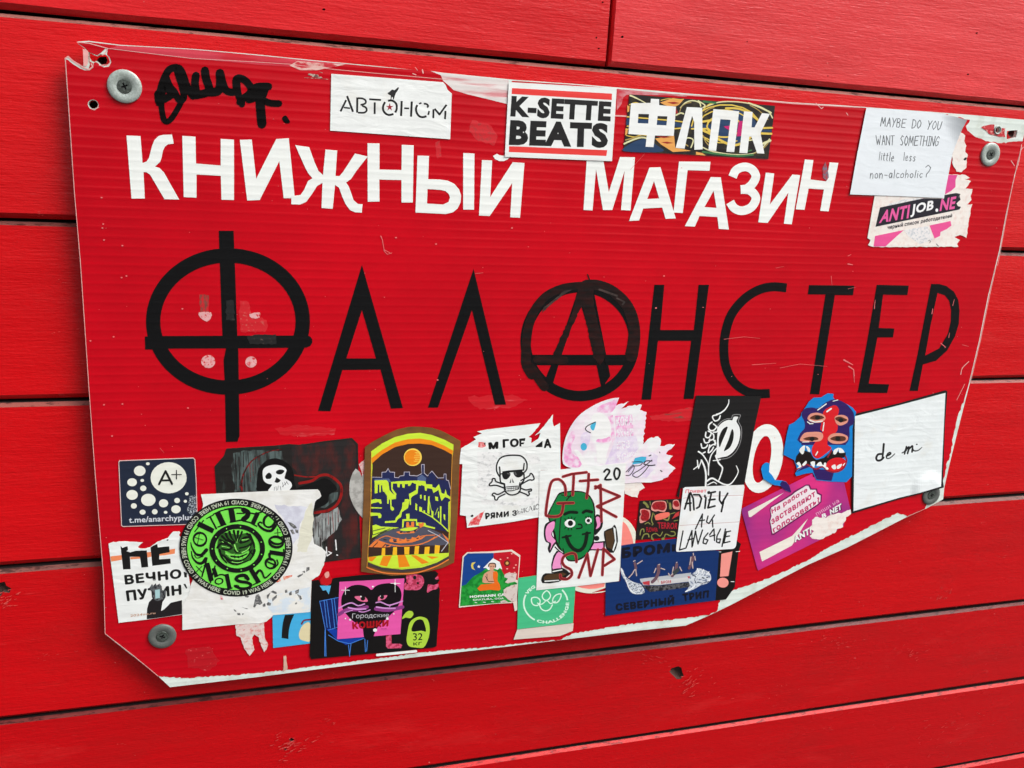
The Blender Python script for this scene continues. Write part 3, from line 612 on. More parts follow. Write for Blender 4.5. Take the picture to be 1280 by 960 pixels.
# ------------------------------------------------------------------ screws through penny washers
STEEL = M((178, 188, 182), rough=.32, rib=0, metal=.15, c2=(160, 170, 162), sc=900, st=(1, 1, 1), fine=.25)
HEAD = M((84, 92, 86), rough=.45, rib=0, metal=.2, c2=(60, 66, 60), sc=700)
BLK = M((14, 14, 14), rough=.8, rib=0, var=0)
def lathe(prof, n=40):
    V = [(r * math.cos(6.28319 * i / n), r * math.sin(6.28319 * i / n), h) for r, h in prof for i in range(n)]
    F = [(j * n + i, j * n + (i + 1) % n, (j + 1) * n + (i + 1) % n, (j + 1) * n + i) for j in range(len(prof) - 1) for i in range(n)]
    return V, F
def washer(px, py, label, tint, turn, rad=.0116, h=.0006):
    p = onboard([(px, py)], h)[0]
    t = bpy.data.objects.new('screw', None); COL.objects.link(t); t.location = tuple(p); t.rotation_euler = (math.pi / 2 , turn, 0)
    t.rotation_euler = (math.pi / 2, 0, 0); tag(t, label, 'screw', 'screws with washers at the corners of the sign')
    V, F = lathe([(rad, -.0004), (rad, .0009), (rad - .0005, .0014), (rad - .003, .00155), (.0056, .0012), (.0044, .0004)])
    mesh_obj('washer', V, F, tint, t, smooth=True)
    # countersunk head with a cross recess
    c = []; a_, b_ = .0006, .0024
    for q in range(4):
        for (x, y) in ((b_, -a_), (b_, a_), (a_, a_)):
            an = q * math.pi / 2 + turn; c.append((x * math.cos(an) - y * math.sin(an), x * math.sin(an) + y * math.cos(an)))
    o_ = [(.0047 * math.cos(6.28319 * i / 28), .0047 * math.sin(6.28319 * i / 28)) for i in range(28)]
    T = tessellate_polygon([[Vector((*v, 0)) for v in o_], [Vector((*v, 0)) for v in c]])
    V = [(x, y, .0016) for x, y in o_ + c]; F = [tuple(x) for x in T]; FM = [0] * len(F)
    k = len(V); V += [(x * 1.06, y * 1.06, .0011) for x, y in o_]
    for i in range(28): F.append((i, (i + 1) % 28, k + (i + 1) % 28, k + i)); FM.append(0)
    k2 = len(V); V += [(x * .5, y * .5, .0002) for x, y in c]
    for i in range(12): F.append((28 + i, 28 + (i + 1) % 12, k2 + (i + 1) % 12, k2 + i)); FM.append(1)
    F.append(tuple(range(k2, k2 + 12))); FM.append(1)
    o = mesh_obj('screw_head', V, F, [HEAD, BLK], t, fm=FM)
    bm = bmesh.new(); bm.from_mesh(o.data); bmesh.ops.recalc_face_normals(bm, faces=bm.faces[:]); bm.to_mesh(o.data); bm.free()
    return t
DARKST = M((104, 108, 104), rough=.4, rib=0, metal=.15, c2=(98, 102, 98), sc=700, fine=.2)
washer(155.8, 108, 'light steel washer and screw beside the black signature at the upper left corner', STEEL, .4)
washer(1237.5, 193, 'steel washer and screw below the peeled white corner at the right', STEEL, .75, .0112)
washer(203, 795, 'dark grey washer and screw under the torn white sticker at the lower left corner', DARKST, 1.1, .0112)
washer(1163.5, 618.5, 'grey washer and screw half covered by the white square sticker', DARKST, .2, .0112)
p = onboard([(1247, 162.6)], .0004)[0]
V, F = lathe([(.0042, -.001), (.0042, .0006), (.0036, .0009), (.0030, .0006), (.0028, -.002)], 20)
o = mesh_obj('grommet', V, F, STEEL, sign, smooth=True); o.location = Vector(p) - Vector(sign.location); o.rotation_euler = (math.pi / 2, 0, 0)
# ------------------------------------------------------------------ stickers on the upper half
BK = (24, 24, 24); WH = (243, 245, 242)
K = ink(BK)
# 1 stencil lettering sticker
z = Z(410, 70, 8)
s = Sticker('sticker', 'white rectangular sticker with thin black stencil lettering АВТОНОМ and a small bird', 'sticker',
  [poly(z('33,178 1150,262 1178,292 1196,338 1238,376 1222,832 22,745'))], paper(wr=.9), 1)
s.add('lettering', K, stroke(z('190,400 250,558'), 2.6, cap=False), stroke(z('182,440 125,555'), 2.4, cap=False), stroke(z('165,516 215,522'), 2),
  stroke(z('293,415 291,566'), 2.6, cap=False), stroke(z('300,422 345,425 376,445 372,475 325,490'), 2.3, 3, cap=False), stroke(z('340,497 378,515 387,545 360,567 300,566'), 2.3, 3, cap=False),
  stroke(z('412,432 530,440'), 2.3, cap=False), stroke(z('468,463 466,580'), 2.5, cap=False), stroke(z('737,450 731,600'), 2.7, cap=False), stroke(z('838,455 830,607'), 2.7, cap=False), stroke(z('762,522 812,525'), 2.1, cap=False),
  stroke(z('570,460 552,500 552,540 575,575 612,590 655,580'), 2.6, 3, cap=False), stroke(z('672,565 688,525 680,475 640,445 600,448'), 2.6, 3, cap=False),
  stroke(z('893,490 880,525 888,570 915,603 950,612 985,602'), 2.6, 3, cap=False), stroke(z('910,478 935,468'), 2, cap=False), stroke(z('958,478 985,480 1002,500 990,515'), 2.3, 3, cap=False), stroke(z('1002,590 1012,550'), 2.2, cap=False),
  stroke(z('1055,532 1053,622'), 2.4, cap=False), stroke(z('1066,528 1115,585 1185,487'), 2.4, cap=False), stroke(z('1175,548 1170,632'), 2.5, cap=False))
s.add('star', ink((150, 30, 50)), poly([(z.x + (617 + (40 if i % 2 == 0 else 15) * math.sin(i * .6283)) / 8, z.y + (512 - (42 if i % 2 == 0 else 15) * math.cos(i * .6283)) / 8) for i in range(10)]))
s.add('bird', ink((40, 40, 40)), poly(z('595,368 610,362 640,335 665,342 680,330 700,312 712,318 700,340 680,370 668,400 658,435 650,435 648,412 638,408 634,435 626,435 628,395 605,385')))
# 2 K-SETTE BEATS
s = Sticker('sticker', 'white square sticker with heavy black words K-SETTE BEATS between two red bars', 'sticker', [poly(PX('636,102.5 771,110.5 765,201.5 631,196'))], paper(wr=.12), 2)
RB = ink((236, 62, 58))
s.add('red_bar', RB, poly(PX('640,110 765,117 764.7,125 639.5,117.5'))); s.add('red_bar', RB, poly(PX('636.4,182.7 759,187.7 758,195 636,190')))
s.add('lettering', K, text('K-SETTE', PX('639.6,119.5 764.6,127 763,152 637.8,145.8'), .055)); s.add('lettering', K, text('BEATS', PX('638,149.6 760.5,154 759.8,185.2 636,181.5'), .055))
# 3 psychedelic sticker
z, y = Z(770, 100, 10.667), Z(870, 110, 10.667)
s = Sticker('sticker', 'psychedelic sticker with thick white letters ФЛПК over swirling black, yellow and blue pattern', 'sticker', [poly(PX('787,117.8 969,132.2 960.5,198.6 779.4,188.6'))], ink((28, 24, 24), c2=(60, 54, 30), sc=140, lo=.5, hi=.7, wr=.15), 1)
YE, CR, NV, OR = ink((228, 196, 84)), ink((226, 222, 170)), ink((32, 62, 98)), ink((236, 168, 86))
s.add('swirl', OR, poly(z('590,300 760,240 900,262 840,330 800,350 700,352 640,330')), poly(z('520,780 775,740 790,900 960,935 1000,945 760,960 600,860')), poly(y('0,850 90,870 130,900 0,890')), poly(z('150,335 180,350 175,420 150,430')), poly(z('130,640 160,650 150,720 120,740')))
s.add('swirl', ink((160, 30, 30)), poly(z('680,298 780,290 850,308 760,322')), poly(z('525,750 640,752 750,760 640,775')), poly(z('600,830 680,822 770,840 680,850')), poly(z('700,360 800,375 830,440 780,460')))
s.add('swirl', NV, blob(z('105,950 140,880 300,800 420,790 560,880 640,940 500,965'), 3), poly(z('140,510 800,560 960,600 1280,590') + z('1280,645 960,640 780,620 135,600')), blob(y('300,420 460,430 480,300 600,270 680,400 760,400 800,470 800,560 700,690 600,760 470,740 330,720 280,560'), 3), poly(y('80,480 200,500 200,545 80,540')), poly(y('860,555 1010,555 1005,590 860,590')))
s.add('swirl', YE, stroke(y('80,450 200,430'), 2.6), stroke(y('80,560 190,610 330,700 480,760 600,740 720,660 770,600'), 3, 4), stroke(y('400,270 560,275 700,330 830,430'), 2.6, 4), stroke(y('880,535 1015,530'), 2.4), stroke(y('860,605 1005,610'), 2.6), stroke(z('150,490 800,545 900,560'), 1.6), stroke(z('150,615 780,650 880,640'), 1.6), stroke(z('1010,650 1230,650 1280,690'), 2))
s.add('swirl', CR, stroke(z('190,205 290,250 400,310'), 2.2, 3, w2=1), stroke(z('110,850 220,800 340,765 420,780'), 2, 3), stroke(z('860,370 930,300 1020,275 1110,300 1130,350'), 1.5, 4), stroke(y('30,170 120,230 100,260 300,190 560,185 800,230 960,310 1020,400'), 1.5, 4),
  stroke(y('90,790 200,840 420,880 640,890 800,860 900,780 980,680'), 1.5, 4), stroke(y('700,200 860,260 1000,330'), 2.2, 3), stroke(z('800,470 860,440 900,450'), 2, 3), stroke(z('920,800 960,770 1030,800 1000,900'), 1.6, 4), stroke(y('700,700 760,690'), 1.5), stroke(y('900,740 990,700'), 3))
s.add('swirl', YE, *[stroke([(905 + r_ * math.cos(t * .35) * 1.25 + k_, 158 + r_ * .8 * math.sin(t * .35)) for t in range(a_, b_)], w_) for r_, a_, b_, w_, k_ in ((17, 0, 19, 2, 0), (26, 3, 17, 1.4, 0), (34, 9, 18, 1.6, 2))],
  stroke(z('130,660 300,640 420,660 560,650'), 1.2, 3), stroke(z('180,330 260,300 340,330'), 1.2, 3), stroke(z('1160,400 1230,330 1290,310'), 1.2, 3), stroke(z('1160,760 1230,820 1290,850'), 1.2, 3), stroke(z('140,740 250,760 330,730 420,745'), 1.2, 3), stroke(z('600,270 700,250 800,262 900,258'), 1, 3))
s.add('swirl', ink((176, 150, 84)), stroke(z('130,800 240,770 330,740'), 1.6, 3), stroke(z('850,420 880,350 940,310 1000,300'), 1, 3), stroke(z('820,900 900,850 960,880'), 1.4, 3), stroke(y('720,230 840,300 960,420'), 1.2, 3), stroke(y('760,880 880,820 960,740'), 1.2, 3), stroke(y('120,320 180,280 240,260'), 1.2, 3), stroke(y('100,640 130,720 190,780'), 1.4, 3))
s.add('swirl', ink((60, 120, 70)), stroke(y('90,850 300,880 560,905 760,890'), 2.4, 3), stroke(y('100,180 260,200'), 2.4), stroke(y('740,830 640,860'), 1.5))
s.add('swirl', ink((200, 26, 110)), poly(y('575,440 640,440 620,640 540,645 560,520')), poly(y('370,510 460,500 440,560 400,540')))
s.add('lettering', paper(WH, wr=.1), poly(z('200,310 460,305 465,250 575,255 575,335 800,355 770,745 520,740 500,895 395,890 410,735 165,720'), z('300,452 440,455 430,580 290,575'), z('555,480 685,485 672,605 542,600')),
  poly(z('945,360 1150,370 1155,925 1045,930 1043,560 1015,480 990,560 915,915 795,905')), poly(y('232,280 575,310 510,855 405,850 460,425 325,415 268,840 165,830')), poly(y('640,310 755,320 740,525 780,525 880,335 985,345 860,600 912,875 815,870 740,650 710,645 685,870 577,865')))
# 5 antijob torn sticker (under the note) and residue beside it
z, y = Z(1080, 225, 8), Z(1120, 120, 8)
TORN = M((242, 234, 226), rough=.7, rib=.6, wr=.25, c2=(232, 206, 196), sc=200, lo=.5, hi=.75)
s = Sticker('sticker', 'torn white and pink sticker with slanted black banner reading ANTIJOB.NE under the note', 'sticker',
  [poly(jag(z('100,100 105,165 35,580'), .1, 6) + jag(z('35,580 65,600 40,650 95,670 945,668 930,640 960,600 905,570 960,550 1025,578 1065,310 1085,240 1035,245 1075,200 1065,160 1085,90 1015,85 1070,10 1000,-10 1060,-20 1010,-52 850,-56 780,-50'), .5, 3, 4))], TORN, 1)
s.add('pink_patch', ink((228, 74, 148), rib=.6), poly(z('835,-52 935,-50 915,0 915,70 870,110 810,145 820,60'))); s.add('pink_patch', ink((232, 92, 160)), poly(z('480,190 600,180 560,215 450,215')))
s.add('pink_patch', ink((238, 84, 152)), poly(z('110,560 400,500 330,560 215,665 95,665'))); s.add('pink_patch', ink((238, 84, 152)), poly(z('655,455 865,410 875,455 830,490 765,520 760,560 705,585 680,520')))
s.add('pale_print', M((240, 236, 234), rough=.5, rib=.5, c2=(205, 208, 212), sc=420, lo=.48, hi=.6), poly(z('240,240 420,190 600,180 520,205 240,262')), poly(z('400,500 640,460 690,600 560,640 440,560')))
s.add('banner', ink((30, 28, 40)), poly(jag(z('160,275 600,182 800,187 805,150 920,130'), .1, 9) + jag(z('920,130 965,140 955,160 965,200 925,235 940,262 970,268 955,295'), .4, 2, 3) + z('115,468')))
s.add('lettering', ink((232, 92, 160)), text('ANTI', z('190,305 462,245 445,382 148,432'), .035), text('NE', z('775,190 925,162 905,288 755,312'), .035))
s.add('lettering', ink((246, 246, 246)), text('JOB', z('478,245 705,198 685,325 462,375'), .035), zell(z, 728, 302, 15, 18, 8))
s.add('lettering', ink((50, 46, 56)), text('черный список работодателей', z('240,452 885,335 878,382 234,505'), .03))
s.add('lettering', ink((90, 90, 96)), stroke(z('940,160 952,180'), .9), stroke(z('725,640 745,662'), .9), stroke(z('640,610 655,600 668,615 655,628'), .5))
s = Sticker('paper_scrap', 'torn beige paper scrap beside the right edge of the handwritten note', 'paper scrap', [poly(jag(y('600,420 650,365 692,395 682,450 705,500 692,560 720,590 705,640 705,715 655,762 605,755 570,690 560,600'), .6, 2.5, 7, True))], TORN, 0)
s.add('ink_mark', K, blob(y('675,632 700,612 708,628 690,645'), 3))
# 4 the handwritten note, its upper right corner lifting off
def curl(P): return np.clip((P[:, 0] - 1176) / 34 - np.clip((P[:, 1] - 146) / 45, 0, 1.5) * .6, 0, 1) ** 1.6 * 0.006
s = Sticker('paper_note', 'white paper note with thin handwriting MAYBE DO YOU WANT SOMETHING, corner lifting off', 'note', [poly(PX('1083,135 1107,136 1140,138.2 1175,141.5 1195,146 1209,150 1203,161 1197,175 1190.6,192 1180,247.5 1120,245 1062.5,243 1072,190'))],
  M((232, 238, 242), rough=.6, rib=.15, wr=.5, var=.03), 3, curl)
GR = ink((92, 96, 100), rib=0)
z = Z(1050, 120, 8)
s.add('handwriting', GR, hand('MAYBE DO YOU', z('415,212 1035,258 1015,342 405,300'), .95)); s.add('handwriting', GR, hand('WANT SOMETHING', z('360,395 1010,405 990,500 362,488'), .95))
s.add('handwriting', GR, hand('little', z('395,560 560,565 548,655 385,640'), .8), hand('less', z('640,560 775,572 765,655 632,645'), .8))
s.add('handwriting', GR, hand('non-alcoholic', z('305,735 850,742 835,815 298,825'), .8), hand('?', z('850,735 930,740 925,815 845,810'), .9))
# ------------------------------------------------------------------ stickers, lower left
# A+ sticker
z = Z(140, 560, 10.667)
s = Sticker('sticker', 'small navy sticker with white circles, A+ and the address t.me/anarchyplus', 'sticker', [poly(PX('148,577.5 149.2,575.5 241.7,572 244,574.2 245.5,600 247.2,653.5 245,655.6 153.5,658.6 151.5,657'))], paper((226, 190, 186), rough=.5), 1)
NAVY = ink((36, 44, 62), rough=.32)
s.add('print', NAVY, poly(PX('149,578 150.3,576.4 241.5,573 243,575 244.6,600 246.2,653 244.5,654.7 154,657.6 152.5,656.4')))
cs = '755,397,240,208 370,305,77,68 478,210,25,20 268,457,64,54 403,432,24,20 417,537,42,37 268,625,76,66 484,692,96,82 291,772,40,36 408,855,40,34 570,850,38,35 687,737,62,54 715,857,24,20 853,817,63,54 868,700,38,35 998,610,24,21 978,710,22,20'
for c_ in cs.split():
    x, y, a_, b_ = map(float, c_.split(',')); s.add('circle', paper((238, 240, 228), rough=.4, wr=.1), zell(z, x, y, a_, b_, 28))
s.add('lettering', K, stroke(z('628,482 715,308 800,478'), 2.7), stroke(z('655,432 775,430'), 2.2), stroke(z('795,355 925,353'), 1.1), stroke(z('860,298 861,412'), 1.2))
s.add('lettering', ink((214, 218, 226)), text('t.me/anarchyplus', PX('161,646.5 240.5,642.8 240.8,652 161.2,656'), .02))
s.add('scuff', M((36, 44, 62), rough=.6, rib=.6, c2=(190, 200, 206), sc=900, lo=.5, hi=.58), poly(jag(z('1040,640 1110,620 1125,720 1125,850 1060,900 1000,840 1020,740'), .8, 3, 5, True)))
# torn election sticker
z, y = Z(130, 650, 10.667), Z(130, 700, 10.667)
s = Sticker('sticker', 'torn white sticker with bold black words НЕ ВЕЧНО ПУТИНУ and an orange bar', 'sticker',
  [poly(jag(z('60,315 100,300 200,285 340,290 520,300 470,340 450,362 480,378 545,380 620,360 700,297 850,240 880,200 920,155 1000,150 1020,170 1000,200 1030,240'), .5, 2.5, 8) + PX('232,690 238,735 229,768') + y('570,795 195,838'))], paper(wr=1.0), 1)
s.add('orange_bar', ink((240, 140, 92)), poly(z('85,485 235,468 238,530 95,555')), poly(z('350,495 480,490 485,515 355,525')), poly(z('570,430 625,425 630,490 580,500')), poly(z('740,455 875,430 870,395 948,382 945,448 800,472 740,475')))
s.add('lettering', K, poly(jag(z('220,345 245,372 315,350 320,400 300,415 350,432 430,410 570,405'), .3, 3, 4) + z('590,625 500,635 480,490 345,490 355,655 255,660')), poly(z('620,365 650,345 710,320 718,365 870,350 875,430 740,455 735,525 885,515 890,580 645,612')), blob(z('835,262 860,258 855,275 838,275'), 2))
s.add('lettering', K, text('ВЕЧНО', z('266,735 1028,648 1035,778 282,865'), .05), poly(z('1062,690 1105,705 1105,765 1072,765')))
s.add('lettering', K, text('ПУТИН', y('288,408 1028,328 1036,462 308,552'), .05), poly(y('1058,320 1085,318 1112,375 1095,382')))
s.add('portrait', ink((34, 30, 32)), poly(y('570,790 575,650 600,560 640,520 660,500 700,545 770,520 820,500 780,560 760,680 800,660 890,570 1040,535 1040,722 800,760')))
s.add('portrait', ink((100, 104, 106), c2=(40, 40, 44), sc=500), poly(y('600,380 640,320 655,345 690,310 700,340 740,315 770,350 765,400 830,410 820,500 770,530 700,550 655,510 640,430')))
s.add('portrait', ink((168, 206, 208)), poly(y('680,400 745,390 745,505 685,515')))
s.add('lettering', ink((202, 160, 136)), text('2024go.ru', y('350,728 685,690 686,728 352,770'), .02))
# dark painted poster with the hooded skull
z, y = Z(265, 540, 6.4), Z(320, 480, 4)
DK = M((30, 26, 24), rough=.42, rib=.5, wr=.15, c2=(62, 76, 72), sc=70, st=(2.2, 1, .5), lo=.56, hi=.8, detail=8)
s = Sticker('poster', 'dark painted poster with hooded white skull and red curves behind the green round sticker', 'poster', [poly(z('20,275 60,230 95,190 115,132 300,120 500,108 620,96 690,103 770,92 900,72 1120,47 1168,95 1172,290 1178,600') + y('525,868 430,880 350,890 300,900') + PX('300,700 272,640'))], DK, 0)
s.add('paint_wash', M((34, 30, 30), rough=.45, rib=.5, c2=(96, 26, 20), sc=60, st=(1.6, 1, .6), lo=.45, hi=.75), poly(jag(z('640,110 1110,62 1150,110 1160,600 1175,1000 950,1030 900,840 1040,560 1020,380 900,330 700,380 640,260'), 1, 4, 3, True)))
s.add('paint_wash', M((86, 102, 100), rough=.5, rib=.5, c2=(38, 40, 38), sc=110, st=(3, 1, .4), lo=.42, hi=.62), poly(jag(z('170,170 330,140 560,150 570,220 450,215 370,290 360,470 180,480 160,300'), 1.5, 4, 3, True)), poly(z('940,490 1010,480 1000,540 900,610 860,600 930,540')))
s.add('paint_wash', M((160, 166, 164), rough=.5, rib=.5, c2=(70, 56, 54), sc=110, st=(2.2, 1, .6), lo=.45, hi=.66), poly(jag(z('805,690 900,650 1010,600 1040,700 1000,780 930,840 880,880 890,960 840,960 810,860'), 1.5, 4, 3, True)))
RD = ink((132, 22, 22), rough=.4, c2=(60, 20, 18), sc=260)
s.add('red_curve', RD, stroke(z('240,480 240,380 270,300 320,230 400,180 480,150 560,140'), 2.2, 4, w2=1), stroke(z('300,250 310,400'), .7), stroke(z('325,250 330,350'), .6), stroke(z('375,200 378,260'), .7), stroke(z('225,440 230,420'), 1.2))
s.add('red_curve', ink((150, 26, 24), rough=.4, c2=(70, 20, 18), sc=200, lo=.5, hi=.7), stroke(z('700,410 800,390 860,350 930,345 1000,390 1035,440 1030,520 990,590 920,630 820,645'), 3.4, 4), stroke(z('660,345 760,360 850,355'), 1.5, 3), stroke(z('930,640 932,740'), .6), stroke(z('960,630 975,800'), .6), stroke(z('1010,600 1008,720'), .6), stroke(z('830,580 870,570'), 1))
s.add('paint_drip', ink((20, 18, 17), c2=(50, 40, 38), sc=300), *[stroke(z(f'{x},{y0} {x + 3},{y0 + l}'), w_) for x, y0, l, w_ in ((190, 180, 280, 1.2), (215, 200, 180, .7), (250, 160, 120, 1), (290, 170, 90, .7), (345, 190, 140, .8), (180, 300, 160, .8), (260, 330, 140, .7), (880, 700, 160, 1), (910, 690, 220, .7), (945, 680, 140, 1.3), (985, 640, 160, .7), (850, 720, 120, .8), (1010, 660, 90, .6), (865, 850, 90, 1.4), (900, 880, 70, .9))])
s.add('hood', ink((16, 15, 15)), blob(z('500,210 580,235 640,290 660,400 650,470 380,475 360,420 370,310 420,240'), 4), blob(z('660,460 820,400 900,370 960,400 1000,460 940,500 930,560 870,600 805,620 790,560 720,500'), 3), poly(z('800,620 815,625 815,690 805,712')))
s.add('skull', ink((240, 242, 240)), poly(spl(z('410,300 440,275 500,262 560,272 595,300 590,330 580,370 600,380 630,400 640,430 625,455 600,472 455,475 470,440 480,420 450,415 415,390 405,340'), 3, True)))
s.add('skull_features', K, blob(z('428,350 455,325 478,345 470,372 435,375'), 3), blob(z('512,315 545,300 580,310 555,338 520,335'), 3), poly(z('515,362 550,385 540,400 520,408 500,400')), *[stroke(z(t), .5) for t in ('500,440 497,468', '512,435 515,468', '530,430 525,465', '545,432 552,466', '565,405 570,440', '580,400 590,425', '595,395 610,420', '560,440 600,400')])
s.add('lettering', ink((240, 240, 240)), stroke(y('398,780 402,830'), 1.4), stroke(y('404,855 408,856'), 1.5), stroke(y('352,815 355,860 378,845 362,838'), 1.2))
s = Sticker('sticker', 'faded grey white round sticker mostly hidden behind the brown arched city sticker', 'sticker', [poly(spl(z('1150,292 1120,340 1100,420 1105,520 1150,620 1215,700'), 4) + PX('457,652 459,600 457,590 452,596 450,590'))], M((188, 186, 180), rough=.6, rib=.5, c2=(160, 158, 152), sc=150, wr=.3), 1)
s = Sticker('paper_scrap', 'pinkish torn paper scrap showing at the upper left edge of the brown arched city sticker', 'paper scrap', [poly(jag(z('1175,260 1230,210 1235,420 1215,400 1195,400 1200,330'), .3, 3, 2, True))], M((228, 190, 184), rough=.6, rib=.5, c2=(220, 80, 80), sc=300, lo=.5, hi=.6), 0)
# torn white papers under the green sticker
y = Z(215, 680, 8)
WP = M((240, 240, 236), rough=.6, rib=.35, wr=.7, c2=(224, 222, 214), sc=70, lo=.45, hi=.7)
s = Sticker('paper_scrap', 'big torn white paper layer underneath the green round sticker, crumpled at its right edge', 'paper scrap',
  [poly(PX('251.2,618 300,615.5 360,612.8 397,611.7 399.5,614') + jag(PX('399.5,614 401.7,620 394,627 391.5,640 389,662 393,680 402,684 408,690 405,706 399,719 389.5,725'), .5, 2.5, 3) + PX('388,765 341,769 340,771') + jag(PX('340,771 333,777 326,779 295,780.6'), .4, 3) + PX('228,787.5') + jag(PX('228,757 236,742 242,720 250,690 252,640 254,630'), .6, 3, 5))], WP, 2)
s.add('faded_print', M((226, 228, 238), rough=.6, rib=.35, c2=(206, 206, 220), sc=130, lo=.4, hi=.6), poly(jag(z('500,580 760,600 700,760 690,850 650,900 600,760'), 1, 4, 5, True)))
s.add('faded_print', M((228, 226, 206), rough=.6, rib=.35, wr=.9), poly(jag(z('745,640 800,560 815,700 800,840 760,960 680,960 700,800'), 1, 4, 6, True)))
s.add('faded_print', M((214, 226, 236), rough=.6, rib=.35, c2=(236, 234, 226), sc=60), poly(y('960,520 1380,430 1385,670 1010,690 960,640')))
GY = ink((96, 96, 96), c2=(150, 150, 148), sc=600, lo=.5, hi=.6)
s.add('lettering', GY, *[poly(jag(y(t), .25, 2, 3, True)) for t in ('840,510 870,500 905,590 880,610 850,600 830,635 812,630', '905,610 930,590 935,625 910,630', '945,600 960,580 990,590 985,615 955,615', '1000,545 1020,530 1050,505 1045,540 1005,575', '985,480 1010,465 1045,480 1048,500 1030,500 1000,485', '948,540 950,510 985,485 975,510 962,550',
  '1130,460 1150,455 1155,485 1130,490', '1170,490 1195,470 1198,510 1172,515', '1230,470 1270,450 1265,490 1235,500', '1250,500 1290,520 1300,550 1280,560', '1230,590 1250,580 1250,600 1230,605', '615,650 640,665 645,680 625,672', '650,690 680,690 685,712 655,710', '700,695 722,695 705,712', '690,628 765,650 740,650', '720,515 775,520 760,535 735,532')])
s.add('lettering', GY, *[poly(jag(Z(215, 600, 6.4)(t), .25, 2, 4, True)) for t in ('925,335 950,340 985,360 1000,385 975,390 950,370', '945,400 965,395 985,430 965,435', '985,395 1010,400 1010,425 990,420', '1075,700 1100,695 1100,720 1075,735', '1000,770 1050,745 1045,760 1010,780', '1040,735 1062,725 1065,745')])
s.add('orange_mark', M((226, 100, 70), rough=.5, c2=(240, 180, 160), sc=400), poly(y('1030,340 1080,340 1090,370 1050,385 1030,370')), poly(y('1110,325 1205,310 1200,325 1120,360')))
s.add('pink_mark', M((206, 70, 90), rough=.5, c2=(236, 200, 200), sc=300), poly(y('475,515 500,515 515,560 490,555')))
s = Sticker('paper_scrap', 'pinkish torn paper remains hanging below the white paper at the lower left', 'paper scrap', [poly(jag(PX('294,779 330,776 331,797 335,806 333,812 330,815 326,806 323,796 318,793 315,798 318,812 312,820 306,812 301,797 296,795'), .5, 2.5, 4, True))], M((226, 208, 202), rough=.7, rib=.6, c2=(216, 140, 134), sc=300, lo=.5, hi=.66), 1)
s = Sticker('paper_scrap', 'thin vertical smear of beige paper below the cyan sticker', 'paper scrap', [poly(jag(PX('354.5,820 357.5,819.5 359.5,836 354,840 354.5,832'), .3, 2.5, 4, True))], M((214, 170, 150), rough=.7, rib=.6), 1)
# cyan sticker
s = Sticker('sticker', 'bright cyan sticker with a thick black curve left of the black chair sticker', 'sticker', [poly(PX('340.5,769 390,764 390,804 341.5,810'))], ink((70, 176, 226), wr=.2), 1)
s.add('print', K, poly(spl(Z(320, 720, 4)('145,195 135,230 130,270 128,310'), 3) + spl(Z(320, 720, 4)('162,315 165,270 175,230 192,192'), 3)))
s.add('print', ink((226, 214, 172)), blob(Z(320, 720, 4)('270,235 235,245 215,285 220,315 245,325 272,322'), 3)); s.add('print', ink((120, 30, 50)), stroke(Z(320, 720, 4)('272,218 240,222 228,240'), 2, 3))
# black sticker with chair and kettlebell
z = Z(370, 700, 6.4)
s = Sticker('sticker', 'black sticker with a blue drawn chair, a pink figure and a lime kettlebell marked 32', 'sticker', [poly(jag(z('125,168 180,158 200,195 250,205 280,190 290,150 330,140'), .3, 3, 2) + z('520,120 900,105 1115,88') + jag(z('1115,88 1140,110 1120,140 1150,160 1130,190 1150,230 1145,400 1125,690'), .3, 4, 2) + z('1100,700 780,735 650,745 125,793 110,770'))], ink((20, 18, 18), wr=.1, rough=.36), 2)
BL = ink((66, 128, 214)); s.add('chair', ink((16, 60, 160)), poly(z('235,545 330,555 560,615 400,680 330,640'))); s.add('chair', ink((18, 34, 96)), poly(z('190,330 340,300 345,540 235,555')))
s.add('chair', BL, *[stroke(z(t), .9) for t in ('190,330 340,300', '190,330 235,555 240,770', '225,320 250,540', '245,318 275,545', '285,310 310,545', '305,308 335,545', '230,770 232,560', '260,560 345,535', '420,680 430,770', '440,670 428,765', '550,620 555,735', '575,615 565,730', '260,600 340,650 430,670 560,620')])
s.add('pink_figure', ink((222, 92, 130), c2=(180, 50, 80), sc=300), blob(z('880,130 900,115 960,115 1010,130 1025,180 990,235 930,240 870,235 868,190 885,170'), 3), poly(z('720,605 765,600 765,670 830,670 850,680 840,705 735,708 720,690')), blob(z('1050,225 1060,195 1100,200 1140,190 1130,230 1090,240 1050,262'), 3), blob(z('1110,150 1135,130 1140,155'), 2))
s.add('print', K, zell(z, 950, 140, 14, 16, 10), zell(z, 975, 185, 10, 10, 8), stroke(z('880,180 895,190'), 1))
s.add('kettlebell', ink((176, 214, 66)), poly(spl(z('960,700 905,690 885,650 890,590 910,500 960,460 1010,455 1055,480 1070,560 1055,640 1020,700'), 3, True), spl(z('925,570 945,500 985,475 1020,490 1040,570 1000,565'), 3, True)), blob(z('848,470 870,430 900,408 930,412 940,435 915,465 880,460'), 3))
s.add('lettering', K, text('32', z('935,585 1015,585 1010,640 938,645'), .01), text('кг', z('938,660 1008,655 1005,680 940,685'), .01))
s.add('blue_patch', ink((90, 180, 226)), poly(z('190,205 280,205 262,275 240,240 215,245'))); s.add('white_mark', paper(), stroke(z('650,760 960,730'), 3.2))
s = Sticker('paper_scrap', 'tiny torn red scrap with pale fleck over the corner of the black chair sticker', 'paper scrap', [poly(jag(z('190,160 240,90 262,95 280,140 290,152 280,190 250,205 200,195'), .3, 3, 2, True))], ink((196, 20, 30)), 3)
s.add('fleck', paper((232, 160, 150)), blob(z('228,110 260,92 265,130 240,145'), 3))
